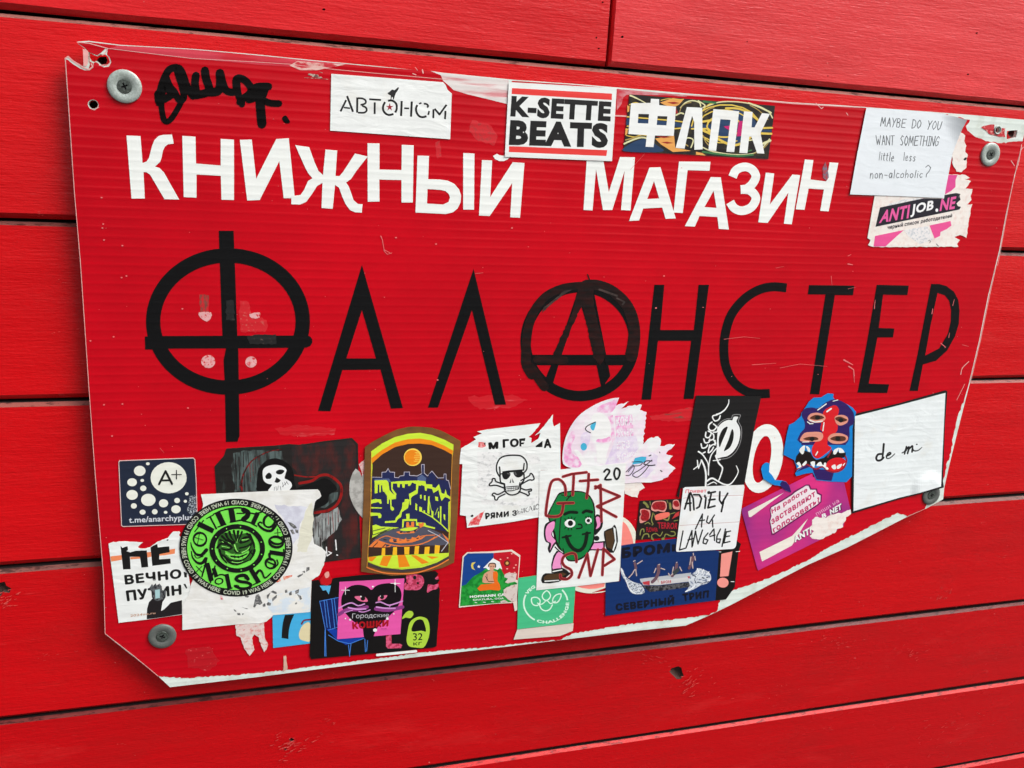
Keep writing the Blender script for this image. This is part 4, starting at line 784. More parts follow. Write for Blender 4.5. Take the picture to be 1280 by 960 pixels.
# pink cat heart sticker
z = Z(415, 715, 12.8)
s = Sticker('sticker', 'pink square sticker with a black heart, cat eyes and the words Городские кошки', 'sticker', [poly(PX('424.3,727.4 505.5,723 500.5,792.5 421.4,799'))], ink((232, 88, 168), wr=.1), 3)
s.add('heart', ink((18, 10, 16)), poly(spl(z('635,285 700,225 800,190 940,180 1060,230 1110,330 1100,450 1020,600 900,720 720,900 640,1080 520,1060 480,880 330,780 200,640 150,520 160,380 230,270 330,215 450,205 560,235'), 4, True)))
s.add('cat_eye', ink((232, 110, 150)), poly(spl(z('362,395 450,385 530,400 570,450 560,475 460,470 400,440'), 3, True)), poly(spl(z('735,440 745,395 800,385 885,370 850,430 800,445 740,462'), 3, True)))
s.add('pupil', K, zell(z, 495, 420, 38, 38, 14), zell(z, 800, 400, 34, 36, 14)); s.add('eye_glint', paper(), zell(z, 462, 392, 16, 12, 8), zell(z, 775, 385, 8, 8, 8))
s.add('chain', ink((140, 60, 130)), stroke(z('110,680 250,600 400,600 560,560'), 4.5, 3), stroke(z('700,590 900,610 1130,560'), 4.5, 3))
s.add('chain', ink((214, 150, 214)), stroke(z('110,580 220,520 320,495 420,540 520,510'), 1.6, 3), stroke(z('260,570 400,595 540,590'), 1.8, 3), stroke(z('200,650 330,610'), 1, 2), stroke(z('430,630 510,640 610,605'), 1.2, 3), stroke(z('705,490 780,480 900,530 1000,510 1130,465'), 1.6, 3), stroke(z('710,560 860,580 1010,580'), 1.8, 3), stroke(z('920,560 940,520'), 1))
s.add('lettering', ink((196, 196, 200)), text('Городские', z('325,665 915,655 905,735 320,765'), .0)); s.add('lettering', ink((170, 16, 26)), text('КОШКИ', z('320,800 910,765 900,870 330,920'), .06)); s.add('lettering', ink((120, 50, 90)), text('rock', z('785,900 880,895 880,915 785,920'), 0))
s.add('sparkle', paper(), *[stroke(z(t), .7) for t in ('1010,120 1010,320', '940,180 1090,185', '215,240 215,360', '150,290 280,290')], zell(z, 1010, 185, 20, 20, 8), zell(z, 885, 745, 22, 22, 8), zell(z, 690, 930, 34, 28, 10), zell(z, 290, 765, 18, 16, 8), zell(z, 990, 670, 12, 12, 6), zell(z, 215, 745, 12, 12, 6), zell(z, 655, 235, 18, 14, 8))
# green round sticker
z = Z(215, 600, 6.4); cx, cy = 215 + 512 / 6.4, 600 + 541 / 6.4
def E_(rx, ry=None, dx=0, dy=0, n=64): return ellp(cx + dx, cy + dy, rx, ry or rx * .863, 0, n)
s = Sticker('sticker', 'large round neon green sticker reading COVID 19 WAS HERE round a grinning face', 'sticker', [poly(E_(70.8, 61.2))], ink((20, 19, 20), wr=.1, rough=.36), 3)
GN = ink((122, 232, 84), rough=.4)
s.add('green_disc', GN, poly(E_(61, 52.6, 0, .3)))
for k in range(6):
    a0 = 196 + 60.2 * k; s.add('lettering', ink((196, 204, 182)), arctext('COVID 19 WAS HERE', cx, cy, 62.6, 68.6, a0, a0 + 56.5, .02, .863))
v, u, t8 = Z(220, 610, 12.8), Z(290, 610, 10.667), Z(215, 680, 8)
def rg(zz, cx_, cy_, rx, ry, wx, wy, rot=0): return poly(ellp(zz.x + cx_ / zz.k, zz.y + cy_ / zz.k, rx / zz.k, ry / zz.k, rot, 30), ellp(zz.x + cx_ / zz.k, zz.y + cy_ / zz.k, (rx - wx) / zz.k, (ry - wy) / zz.k, rot, 24))
LT = ink((18, 18, 18))
s.add('letter', LT, stroke(z('270,630 240,665 200,660 165,620 155,570'), 4.6, 4, w2=1.2), stroke(z('275,560 235,600 190,590 160,540 150,500'), 4.8, 4, w2=1), stroke(z('250,610 200,625 180,600'), 1.2, 3))
s.add('letter', LT, rg(z, 224, 474, 58, 62, 13, 20, -20)); s.add('letter', LT, stroke(v('350,570 600,690'), 6.8, w2=6.2, cap=False), stroke(v('540,450 650,660'), 2.2, cap=False), stroke(v('300,700 440,520'), 1.6), stroke(v('490,490 600,430'), 1.5))
s.add('letter', LT, stroke(v('660,385 760,590'), 7, cap=False), stroke(v('600,420 700,370 770,350'), 1.6), stroke(v('670,625 800,580'), 1.6)); s.add('letter', LT, stroke(v('880,330 915,540'), 7.2, cap=False), stroke(v('780,345 1000,315 1110,350 1160,400 1150,450 1090,500 960,530 870,545'), 2, 4), stroke(v('1080,350 1150,390 1140,450 1080,500'), 6.4, 4), stroke(v('975,405 1090,405'), 1.6))
s.add('letter', LT, stroke(u('345,330 275,480'), 5.6, cap=False), stroke(u('230,330 300,345 400,320'), 1.8), stroke(u('160,440 240,460 330,510'), 1.8)); s.add('letter', LT, rg(u, 500, 440, 92, 98, 36, 24, 30), stroke(u('580,500 520,570 440,560 380,520 350,480 375,455 400,470'), 4, 4, w2=1.6))
s.add('letter', LT, rg(t8, 470, 372, 46, 34, 15, 12, -10), stroke(t8('545,300 575,440'), 5.2, cap=False), stroke(t8('440,320 500,305 560,330'), 1.8, 3), stroke(t8('480,440 540,450 600,440'), 1.8, 3))
s.add('letter', LT, stroke(t8('350,140 335,200 300,325'), 2, 2), stroke(t8('350,190 395,370'), 6, cap=False), stroke(t8('430,220 385,385'), 1.8), stroke(t8('415,240 445,330'), 5, cap=False), stroke(t8('320,215 380,225'), 1.5))
s.add('letter', LT, stroke(t8('760,350 730,315 670,320 640,350 680,375 750,385 790,410 760,440 690,445 630,420'), 4.6, 4, w2=3.2), rg(t8, 745, 335, 24, 18, 10, 8), rg(t8, 650, 425, 24, 18, 10, 8))
s.add('letter', LT, stroke(t8('790,255 870,390'), 5.8, cap=False), stroke(t8('835,310 870,265 900,280 930,340 990,290'), 3.6, 3, w2=1.6), stroke(t8('810,410 880,370'), 1.6)); s.add('letter', LT, rg(t8, 985, 195, 62, 56, 26, 16, 40), stroke(t8('960,180 1030,210'), 2), stroke(t8('1020,240 1060,200 1050,160'), 1.8, 3))
s.add('letter', LT, stroke(u('500,855 690,885'), 5.4, cap=False), stroke(u('690,820 695,930'), 1.8), stroke(u('500,880 510,950 560,960'), 3.6, 3, w2=1.6)); s.add('letter', LT, rg(u, 590, 720, 108, 88, 26, 36, 10), stroke(u('500,700 560,740 640,745 690,700 680,650 640,660'), 3.4, 4, w2=1.5))
s.add('star', K, stroke(z('845,390 848,450'), .9), stroke(z('820,425 870,420'), .9), stroke(z('195,690 240,735'), .9), stroke(z('195,735 240,690'), .9), stroke(z('170,455 250,480'), .8), stroke(z('222,420 205,510'), .8))
s.add('clock_ring', ink((20, 19, 20)), poly(ellp(cx + 1.5, cy + 1, 34.8, 30.4, 0, 52), ellp(cx + 1.8, cy + 1.2, 28.2, 24.6, 0, 52)))
s.add('clock_ring', GN, *[ell(cx + 1.6 + 31.4 * math.cos(t * .5712 + .3), cy + 1.1 - 27.4 * math.sin(t * .5712 + .3), .8, .8, 0, 8) for t in range(11)])
fk = ink((16, 20, 14))
s.add('face', ink((46, 98, 34)), poly(spl(z('380,450 440,420 520,440 600,425 650,480 665,560 640,620 580,650 520,670 450,650 400,600 365,540'), 3, True), spl(z('420,560 480,590 560,590 620,560 600,610 540,640 460,620'), 3, True)))
s.add('face', fk, *[stroke(z(t), w1, 3, w2=w2) for t, w1, w2 in (('430,430 450,470 500,500', 3.2, 1.4), ('460,415 475,460 505,495', 3.2, 1.1), ('495,408 505,450 515,490', 3.0, 1.1), ('530,410 525,450 520,490', 3.2, 1.1), ('560,415 545,455 525,495', 2.7, 1.1), ('400,450 440,485 500,505', 3.2, 1.1), ('385,480 430,500 480,510', 2.7, 1.1), ('600,430 620,450 560,470', 3.2, 1.4), ('620,440 650,500 660,540', 4.1, 2.0),
  ('365,540 390,510 440,515 480,540 440,560 400,550', 3.0, 2.2), ('545,500 580,460 630,465 600,490 550,505', 2.7, 1.9), ('540,545 600,530 640,500', 2.2, 1.4), ('405,600 460,640 520,650 590,625 640,560', 2.4, 1.6), ('425,615 460,660 520,675 570,660 620,640', 2.7, 1.4), ('480,610 540,615 600,590', 1.9, 1.4), ('500,560 520,580 545,565', 2.2, 1.4), ('640,500 620,560 650,600', 2.2, 1.4), ('380,560 400,620 440,665', 3.2, 1.4), ('660,560 650,600 625,640', 3.5, 1.6), ('430,480 480,500 500,540', 3.0, 1.4), ('470,600 475,618', 1.1, 1.1), ('500,606 503,626', 1.1, 1.1), ('530,608 532,628', 1.1, 1.1), ('560,600 565,620', 1.1, 1.1))])
s.add('face_highlight', ink((150, 236, 110)), *[stroke(z(t), w1, 3, w2=.4) for t, w1 in (('500,520 515,560 530,575', 2.0), ('400,530 430,535 460,545', 1.3), ('560,480 590,478 615,470', 1.3), ('430,590 470,600 500,590', 1.4), ('560,580 600,560 625,530', 1.6), ('470,622 520,632 580,612', 1.2), ('520,500 525,470', .8), ('450,500 470,510', .8), ('480,655 530,662 570,650', 1.0), ('410,500 400,490', .9))])
# ------------------------------------------------------------------ stickers, lower middle
# brown arched city sticker
a1, a2 = Z(440, 525, 8), Z(440, 610, 8)
s = Sticker('sticker', 'tall brown arched sticker with orange moon over a navy and lime city', 'sticker', [poly(a1('130,270 210,215 330,150 450,95 560,70 620,66 680,68 800,78 900,110 950,135 1085,210') + a2('1055,270 1020,745 900,800 760,835 560,870 400,878 300,862 180,850 90,835 100,600'))],
  ink((128, 86, 44), c2=(104, 70, 40), sc=60, lo=.4, hi=.7, wr=.15), 3)
LM, OG, NB, DB = ink((206, 236, 60)), ink((240, 140, 26)), ink((36, 42, 84)), ink((62, 42, 34))
s.add('arch', LM, poly(a1('190,315 300,235 430,170 560,138 680,128 800,150 920,195 1015,245 1013,310 1000,400') + a2('985,300 970,640 965,700 840,760 700,800 500,825 320,810 160,740 185,200')))
s.add('arch', OG, poly(a1('195,380 300,300 430,225 560,192 680,185 800,205 920,255 1013,308 1003,345') + a1('1003,400 200,440')))
s.add('night_sky', DB, poly(a1('205,430 300,345 430,270 560,240 680,235 800,250 920,300 1000,345 990,700') + a2('968,640 168,640') + a1('195,700')))
s.add('moon', ink((250, 214, 90)), zell(a1, 608, 372, 90, 88, 26)); s.add('moon', OG, zell(a1, 604, 374, 78, 76, 24)); s.add('moon', ink((250, 214, 90)), *[stroke(a1(t), .7) for t in ('630,325 680,325', '640,340 690,340', '625,358 692,358', '620,378 690,378', '632,395 685,395', '620,412 675,412')])
s.add('skyline', ink((190, 184, 200)), stroke(a1('200,572 298,574 300,522 340,520 360,486 380,520 425,522 425,575 465,577 480,560 520,555 522,520 575,520 575,555 625,556 650,560 700,535 695,445 722,445 722,530 755,560 800,510 840,560 860,580 920,578 920,540 940,540 942,600 965,605 985,690'), .8))
s.add('skyline', NB, poly(a1('202,574 300,576 302,526 345,524 362,492 378,524 420,526 422,580 470,582 485,565 524,560 526,524 572,524 572,560 650,566 700,540 698,448 718,448 720,535 765,580 765,545 800,516 838,560 838,610 850,590 875,580 890,600 918,600 922,545 938,545 940,606 962,610 980,700') + a2('975,440 700,390 480,400 210,380') + a1('205,700')))
s.add('skyline', ink((84, 100, 140)), poly(a1('655,575 700,545 742,580 740,610 655,610')), poly(a1('225,590 370,585 390,620 225,630')))
s.add('graffiti', LM, poly(a1('225,605 345,600 365,625 375,700 395,725 440,760 440,790 395,795 395,860 420,880 420,900 400,908 385,890 380,800 370,790 365,840 352,835 350,760 325,720 310,715 300,650 290,655 288,720 275,725 272,640 258,650 255,730 228,735')),
  poly(a1('390,620 470,612 660,605 735,612 740,640 800,645 805,670 835,680 870,640 895,730 925,740 935,690 950,745 985,770 985,800 960,780 930,770 895,810 880,760 865,700 815,730 800,690 750,680 745,710 730,705 725,660 690,650 690,660 665,655 655,735 610,760 590,780 590,850 578,850 570,740 640,700 640,640 600,625 580,660 562,660 560,640 530,640 525,680 505,675 500,640 480,640 475,675 455,670 450,635 410,635 405,685 445,740 440,760 425,750 395,700')),
  poly(a2('190,120 235,110 290,115 298,155 280,158 265,140 215,150 190,160')), poly(a2('190,190 300,195 298,205 188,204')), poly(a2('185,245 280,250 295,270 290,300 265,302 260,275 185,280')),
  poly(a2('500,240 560,200 575,120 560,110 530,112 525,140 505,145 500,200 470,265 440,295 430,325 330,332 328,350 440,345 455,315 490,290')),
  poly(a2('540,260 575,255 575,310 650,310 652,345 700,345 735,350 740,372 830,395 830,410 740,390 700,380 640,375 640,330 520,330 515,400 500,400 503,312 545,310')),
  *[poly(a2(t)) for t in ('680,70 695,65 698,105 682,108', '720,75 735,72 738,125 720,122', '635,150 652,165 650,225 632,215', '672,185 700,195 700,240 672,232', '715,220 732,228 730,255 715,250', '762,85 775,80 775,260 752,250', '830,85 860,90 862,130 835,125', '795,225 815,235 812,300 795,280', '880,180 895,185 893,360 880,340', '915,260 932,265 932,325 918,310', '965,140 982,130 975,440 962,420', '860,235 872,235 870,300 860,295')],
  stroke(a2('700,235 800,290 900,370 965,435'), 1.4), stroke(a1('770,790 800,940'), .7), stroke(a1('860,880 830,950'), .6))
s.add('hills', LM, poly(a2('205,375 240,365 290,385 470,395 330,420 210,480')), poly(a2('200,500 205,470 420,400 470,396 300,440')))
s.add('hills', ink((90, 110, 60)), stroke(a2('210,430 330,400'), 1.2), stroke(a2('210,470 380,410'), 1.2), stroke(a2('230,490 420,405'), 1))
s.add('arena', ink((84, 84, 98)), poly(spl(a2('170,600 210,525 340,440 480,400 600,385 720,390 860,440 965,500 970,560 900,600 700,590 520,600 330,600'), 3, True)))
OA = ink((238, 128, 60))
s.add('arena', OA, stroke(a2('220,540 330,480 420,500 560,520 700,480 830,470'), 1.0, 3), poly(a2('370,520 395,500 410,510 412,535 445,530 450,500 470,500 475,525 520,520 540,495 550,525 590,520 600,490 640,500 670,470 680,500 755,465 700,510 600,545 480,555 380,540')), stroke(a2('240,520 400,570 560,580 720,550 880,470'), 1.3, 4), stroke(a2('300,600 500,590 700,560 830,490'), 1.0, 3),
  poly(a2('440,440 480,430 520,450 640,425 715,380 720,350 700,345 680,400 640,430 620,450 480,460')), poly(a2('540,380 545,340 570,340 572,375 590,375 592,340 620,335 622,390 545,395')), poly(a2('660,350 710,355 712,385 680,395')), poly(a2('900,450 965,510 965,550')))
s.add('arena', LM, poly(spl(a2('480,415 560,395 660,395 600,425 520,430'), 3, True))); s.add('arena', ink((60, 44, 44)), *[poly(a2(t)) for t in ('475,435 500,430 505,448 480,450', '545,435 580,430 580,445 550,448', '620,420 640,415 640,435 620,438', '415,525 450,528 445,540 420,540', '315,508 350,515 345,525 315,522', '645,500 670,495 665,508 645,510', '545,525 575,522 572,530 548,532')])
s.add('arena', OA, poly(a2('165,590 225,530 330,545 345,600 250,600')), poly(a2('330,600 400,560 380,590'))); s.add('arena', ink((60, 44, 44)), *[stroke(a2(t), 1.1) for t in ('175,565 215,535', '210,590 255,545', '305,595 335,560', '350,575 370,570')])
s.add('colonnade', DB, poly(a2('165,590 300,595 500,585 700,572 880,575 968,560 968,650 800,660 560,670 300,672 165,690')))
s.add('colonnade', ink((250, 190, 40)), *[poly(a2(t)) for t in ('300,600 332,600 332,675 295,675', '412,592 450,590 450,670 405,670', '522,590 575,588 570,665 525,665', '630,583 672,580 665,662 622,662', '728,590 778,586 770,660 722,662', '830,570 880,575 870,655 825,658')])
s.add('rays', LM, poly(a2('160,695 300,675 560,668 800,658 968,648 965,665 840,730 700,775 540,800 400,805 280,785 160,735')))
s.add('rays', OG, *[poly(a2(t)) for t in ('165,690 250,685 200,735 165,725', '310,680 400,675 350,785 275,770', '455,670 530,668 580,785 470,795', '590,672 640,672 770,745 700,760', '745,680 870,690 800,712')])
s.add('border_line', ink((70, 60, 60)), poly(a2('160,745 300,795 500,815 700,795 850,745 968,680 968,705 850,772 700,820 500,842 300,822 160,772'))); s.add('border_line', OA, stroke(a2('150,795 300,845 480,858 660,845 850,780 965,715'), 1.5, 3))
s.add('border_line', ink((232, 160, 60)), stroke(a1('1003,345 990,700') + a2('985,140 965,560'), .6), stroke(a1('192,320 195,700') + a2('180,300 150,790'), .6)); s.add('fleck', ink((200, 200, 210)), stroke(a2('895,632 960,545 860,475 760,425'), .9))
# skull with sunglasses
z, y = Z(565, 510, 8), Z(565, 570, 8)
s = Sticker('sticker', 'torn white sticker with a skull in sunglasses and crossbones under torn black words', 'sticker',
  [poly(jag(z('90,405 215,330 240,315 215,290 300,255 250,235'), .2, 3, 4) + z('350,215 600,185 885,152') + jag(z('885,152 830,230 765,290 795,300 790,350 860,310 885,250 830,275 870,240 1010,65'), .4, 2.5, 4) + jag(z('1010,65 1005,130 1020,185 1080,150'), .4, 3, 4) + z('1085,620') + y('885,140 875,610 600,660 300,700') + jag(y('300,700 150,718 140,600 80,590'), .2, 4) + z('105,560 72,560'))], paper(wr=1.1), 2)
s.add('red_show_through', M((226, 60, 66), rough=.5, rib=.6, c2=(240, 190, 188), sc=300, lo=.45, hi=.65), poly(jag(z('265,340 330,345 340,380 300,400 260,390'), .5, 3, 3, True)), poly(jag(y('190,640 260,590 330,540 300,610 270,690 160,700'), .6, 3, 3, True)))
s.add('faint_print', M((240, 240, 238), rough=.5, rib=.5, wr=.9, c2=(196, 198, 198), sc=260, st=(.8, 1, 1.2), lo=.52, hi=.68), poly(jag(z('250,440 480,440 860,470 890,560 780,560 740,470 450,480 430,700 330,900 240,830 260,700'), 1, 4, 3, True)), poly(jag(y('280,430 600,460 860,400 870,470 700,500 300,480'), 1, 4, 4, True)))
s.add('lettering', ink((20, 18, 18)), text('м', z('362,345 465,335 462,408 368,415'), .06), text('ГО', z('505,312 668,302 668,388 508,400'), .06), poly(z('672,308 735,300 728,330 695,328 692,345 725,345 715,362 692,362 695,385 675,385')), poly(z('835,380 905,330 905,390 840,392')), text('А', z('915,310 995,305 995,400 918,402'), .06), blob(z('320,355 335,345 332,375'), 2))
s.add('lettering', ink((20, 18, 18)), text('РЯМИ', y('330,570 570,550 568,605 335,635'), .06), text('З', y('600,545 650,540 648,598 602,600'), .05), blob(y('185,600 205,585 215,600 200,612'), 2)); s.add('lettering', ink((120, 120, 120), c2=WH, sc=700, lo=.5, hi=.56), text('ЫКАЮ', y('650,540 880,470 878,530 655,590'), .04))
O_ = ink((22, 22, 22))
s.add('skull', O_, stroke(z('480,690 450,640 447,570 480,505 540,478 630,472 700,485 745,540 748,610 715,650'), 1.8, 4), stroke(z('475,590 480,640 485,740 520,760 530,830 580,868 640,862 680,830 690,760 720,720 718,650'), 1.8, 3), stroke(z('722,555 715,620'), 1.7), stroke(z('510,640 560,632 715,620'), 1.8), stroke(z('525,755 535,820'), 1.4), stroke(z('680,745 665,810'), 1.4), stroke(z('540,790 600,785 660,780'), 1.1), stroke(z('540,830 600,828 660,812'), 1.1), stroke(z('545,808 660,798'), 0.8), *[stroke(z(f'{x},{788 - (x - 540) * .06} {x + 3},{828 - (x - 540) * .1}'), .5) for x in range(560, 660, 18)])
s.add('sunglasses', ink((28, 28, 28)), poly(spl(z('500,650 545,640 582,650 580,680 550,712 515,705'), 3, True)), poly(spl(z('615,640 665,630 712,640 705,675 665,695 630,680'), 3, True)), stroke(z('490,660 575,638 700,632'), 1.4)); s.add('sunglasses', ink((90, 90, 90)), stroke(z('555,655 575,660'), 1.7), stroke(z('630,645 640,665'), 2.1))
s.add('nose', ink((28, 28, 28)), poly(z('590,705 575,750 590,748')), poly(z('602,702 622,748 605,745')))
s.add('crossbones', O_, *[stroke(z(t), 1.7, 3) for t in ('510,760 440,735 430,708 405,708 400,735 372,765 385,778 440,772 520,800', '690,725 770,680 785,655 805,665 822,708 800,722 770,720 690,765', '520,835 460,865 420,850 402,870 425,885 430,915 450,920 470,890 530,860', '685,800 740,820 790,810 792,828 765,835 775,860 760,878 740,862 670,835')])
# pink fish
z = Z(695, 490, 8)
s = Sticker('sticker', 'torn pink and lilac fish shaped sticker with a turquoise eye and a frayed right edge', 'sticker',
  [poly(spl(z('150,762 90,735 65,690 70,580 95,460 150,340 230,235 340,155 460,95 560,65 632,57'), 4) + jag(z('632,57 600,110 590,140 730,95 650,170 720,140 858,128 840,180 905,200 890,330 870,525 940,460 1020,445 1045,470 1040,540 1190,520 1100,620 1170,640 1120,700 1195,765 1120,850 1040,885'), .9, 2.5, 4) + z('950,905 800,905 700,915'))],
  M((240, 222, 234), rough=.5, rib=.55, wr=.3, c2=(240, 240, 240), sc=55, lo=.42, hi=.58), 2)
s.add('pink_wash', M((240, 156, 208), rough=.5, rib=.55, c2=(242, 226, 238), sc=170, lo=.4, hi=.62), poly(spl(z('90,700 75,600 110,480 170,380 190,450 150,560 190,640 260,660 240,750 140,745'), 3, True)), poly(spl(z('430,140 560,90 620,70 560,200 420,200'), 3, True)), poly(z('520,240 570,230 590,470 560,500')), poly(spl(z('400,500 450,450 540,450 530,500'), 3, True)), poly(z('590,240 760,225 780,440 600,450')))
s.add('lilac_wash', M((222, 204, 232), rough=.5, rib=.55, c2=(238, 230, 240), sc=160, lo=.4, hi=.62), poly(z('600,450 800,435 830,560 700,700 490,725 560,560')), poly(jag(z('710,720 790,690 960,600 1020,640 1000,760 900,860 730,850'), 1, 4, 3, True)), poly(spl(z('250,430 340,400 330,520 260,600'), 3, True)))
s.add('white_patch', M((242, 242, 240), rough=.5, rib=.55, wr=.4), poly(spl(z('360,240 440,205 520,260 550,340 540,440 420,470 350,400'), 3, True)), poly(spl(z('180,580 240,600 320,740 280,750 220,650'), 3, True)), poly(z('400,530 540,510 480,720 410,700')))
s.add('lettering', M((244, 240, 244), rough=.5, c2=(226, 190, 220), sc=500, lo=.5, hi=.6), text('КОРА', z('600,250 765,225 770,330 605,345'), .06), text('ЖИР', z('605,380 775,360 778,440 610,455'), .06), text('БЕЗ', z('605,500 740,480 740,560 610,580'), .06), text('КОЖИ', z('610,620 820,585 780,650 615,690'), .06))
TQ = ink((70, 180, 216)); s.add('eye', TQ, blob(z('345,335 400,300 380,380 355,375'), 3), zell(z, 278, 547, 32, 38, 16), poly(jag(z('790,660 860,645 905,650 890,700 840,715 760,725'), .4, 3, 3, True)))
s.add('pen_scribble', ink((24, 20, 34)), stroke(z('395,300 320,335 295,365 310,390 345,408'), 1.2, 3), stroke(z('760,700 860,700 840,735 770,745 720,800'), 1, 3), stroke(z('700,800 770,730 780,770 740,830 700,835'), 1, 3), stroke(z('960,690 900,690 880,720 940,735 990,730'), 1.4, 3), stroke(z('930,735 880,800 820,850 780,845 770,820 850,770 960,680'), 1.1, 3), stroke(z('930,640 950,630'), 1.2), stroke(z('1035,600 1040,610'), 1), stroke(z('1045,785 1060,795'), 1.3))
s = Sticker('paper_scrap', 'small torn pinkish white scrap under the frayed lower right of the pink fish', 'paper scrap', [poly(jag(PX('780,600 801,602 806,610 799,614 797,622 790,621 781,617'), .5, 2.5, 4, True))], TORN, 0)
# pink circles behind the cucumber sticker
for lab, xy, r1, r2 in (('salmon pink disc with cream rim right of the cucumber sticker', (762, 679), 34, 29), ):
    z = Z(660, 575, 9.143); z2_ = Z(660, 640, 9.143)
    s = Sticker('sticker', lab, 'sticker', [poly(spl(z('1080,650 1130,680 1180,730 1230,820') + z2_('1222,360'), 3) + z2_('900,900 720,925') + spl(z2_('880,850 880,910 720,930 600,915 540,895'), 3)[1:] + z2_('540,850'))], M((236, 232, 214), rough=.5, rib=.5, wr=.2), 1)
    s.add('disc', ink((248, 138, 128)), poly(spl(z('1080,700 1130,745 1180,850 1205,950') + z2_('1203,365'), 3) + z2_('1060,385')), poly(z2_('545,845 880,805 870,855 780,875 700,880 620,870')))
# cucumber sticker
z, y = Z(660, 575, 9.143), Z(660, 640, 9.143)
s = Sticker('sticker', 'white sticker with a smiling green cucumber on pink legs and dark red letters GTTR SNP', 'sticker', [poly(z('130,120 375,108 600,85 1118,35') + PX('781,607') + z('1105,300 1085,660') + y('1040,790 540,850 95,895 125,50'))], paper(wr=.6), 3)
s.add('cucumber', ink((24, 18, 18)), poly(spl(z('335,400 380,365 530,350 660,370 730,440 765,540 770,700 760,900') + y('740,380 700,450 640,520 560,560 460,560 420,500 400,460 350,420 300,330 290,250 225,60'), 3) + z('215,640 250,560')))
s.add('cucumber', ink((16, 124, 60)), poly(spl(z('345,405 400,380 530,365 650,380 715,445 748,540 755,700 745,900') + y('720,380 690,440 630,505 550,545 470,545 430,500 380,420 330,330 310,230 240,60'), 3) + z('235,640 265,560')))
s.add('outline', K, stroke(z('390,590 370,700 360,850 355,960'), 1.4), stroke(z('490,400 440,460'), 1.6), stroke(y('310,400 350,440 410,480 400,420'), 1.6, 2), stroke(z('380,400 490,420'), 1))
PK = ink((240, 150, 202))
s.add('arm', K, poly(spl(z('310,680 200,730 180,850 200,930') + y('240,360 225,420 250,470 290,400 330,330 275,260 300,180 320,90'), 3, True)), poly(spl(z('770,640 820,630 855,680 850,760 810,820 760,850'), 3, True)))
s.add('arm', PK, poly(spl(z('300,700 225,740 200,820 215,920') + y('265,360 250,440 285,370 315,330 265,260 300,180'), 3, True)), poly(spl(z('775,660 810,650 830,700 820,760 775,790 790,740'), 3, True)))
s.add('leg', K, poly(y('330,440 290,500 265,600 270,700 400,680 380,600 400,500 410,480')), poly(y('700,440 745,345 880,330 880,440')))
s.add('leg', PK, poly(spl(y('350,455 310,510 285,590 285,660 380,645 370,590 385,520 405,490'), 2, True)), poly(y('718,425 755,358 858,350 860,400 840,425')))
s.add('shoe', K, poly(spl(y('265,660 400,640 470,690 480,710 350,800 165,812 160,740 200,700 290,700'), 2, True)), poly(spl(y('870,220 960,180 985,145 1010,180 1028,300 1020,370 980,465 900,440 880,330'), 2, True)), ell(660 + 785 / 9.143, 640 + 300 / 9.143, 3.4, 3.2))
s.add('shoe', ink((78, 56, 34)), poly(y('180,745 220,715 350,700 400,690 440,710 350,770 180,775')), poly(y('880,225 960,195 990,300 960,430 900,400'))); s.add('shoe', paper(), poly(y('190,785 350,775 360,785 190,800')), poly(y('975,170 1000,190 1010,350 975,450 965,430 995,330')), poly(y('280,675 390,655 395,665 280,688')))
s.add('eye', paper(), zell(y, 480, 130, 62, 48), zell(y, 692, 98, 38, 38)); s.add('eye', K, zell(y, 485, 128, 30, 32), zell(y, 690, 98, 20, 20))
s.add('face_lines', ink((14, 30, 18)), stroke(z('420,620 480,595 560,600'), 3.6, 3), stroke(z('630,600 670,580 730,595'), 3.6, 3), *[stroke(y(t), 1) for t in ('420,75 435,100', '460,60 468,80', '500,55 498,78', '540,65 528,85', '420,190 440,170', '460,205 465,180', '500,205 495,182', '660,50 668,68', '690,45 690,62', '720,45 712,65', '725,130 712,120', '665,150 672,130')], stroke(y('575,140 610,145 615,180 555,190'), 1.6, 3), stroke(y('440,280 470,360 520,420 580,440 630,410 660,340 675,240'), 4.4, 4), stroke(y('395,290 490,270'), 2.4), stroke(y('625,255 710,238'), 2.4))
CR_ = M((124, 16, 26), rough=.5, rib=.5, var=.1); CE = ink((206, 70, 74))
L_ = [z('430,400 425,300 380,235 330,220 270,250 235,380 205,600 225,640 330,645 385,610 405,500'), z('340,495 520,490'), z('400,190 500,160 670,140'), z('525,165 512,400'), z('595,240 800,225'), z('695,160 690,300 670,435'), z('770,325 830,285 840,700'), z('770,300 1050,415 790,530 1010,650'),
      y('555,570 545,490 500,470 420,500 390,560 420,620 490,660 500,720 450,765 380,760 370,720'), y('580,750 680,480'), y('680,480 715,730 800,430'), y('850,720 865,420'), y('865,420 990,540 870,615')]
s.add('lettering', CE, *[stroke(p, 3.6, 3 if i in (0, 8) else 0) for i, p in enumerate(L_)]); s.add('lettering', CR_, *[stroke(p, 2.5, 3 if i in (0, 8) else 0) for i, p in enumerate(L_)])
s.add('lettering', K, stroke(z('870,135 900,105 930,120 925,150 880,220 950,222'), 2.4, 3), stroke(z('1000,100 985,160 1010,220 1040,190 1050,130 1025,98'), 2.4, 3, True))
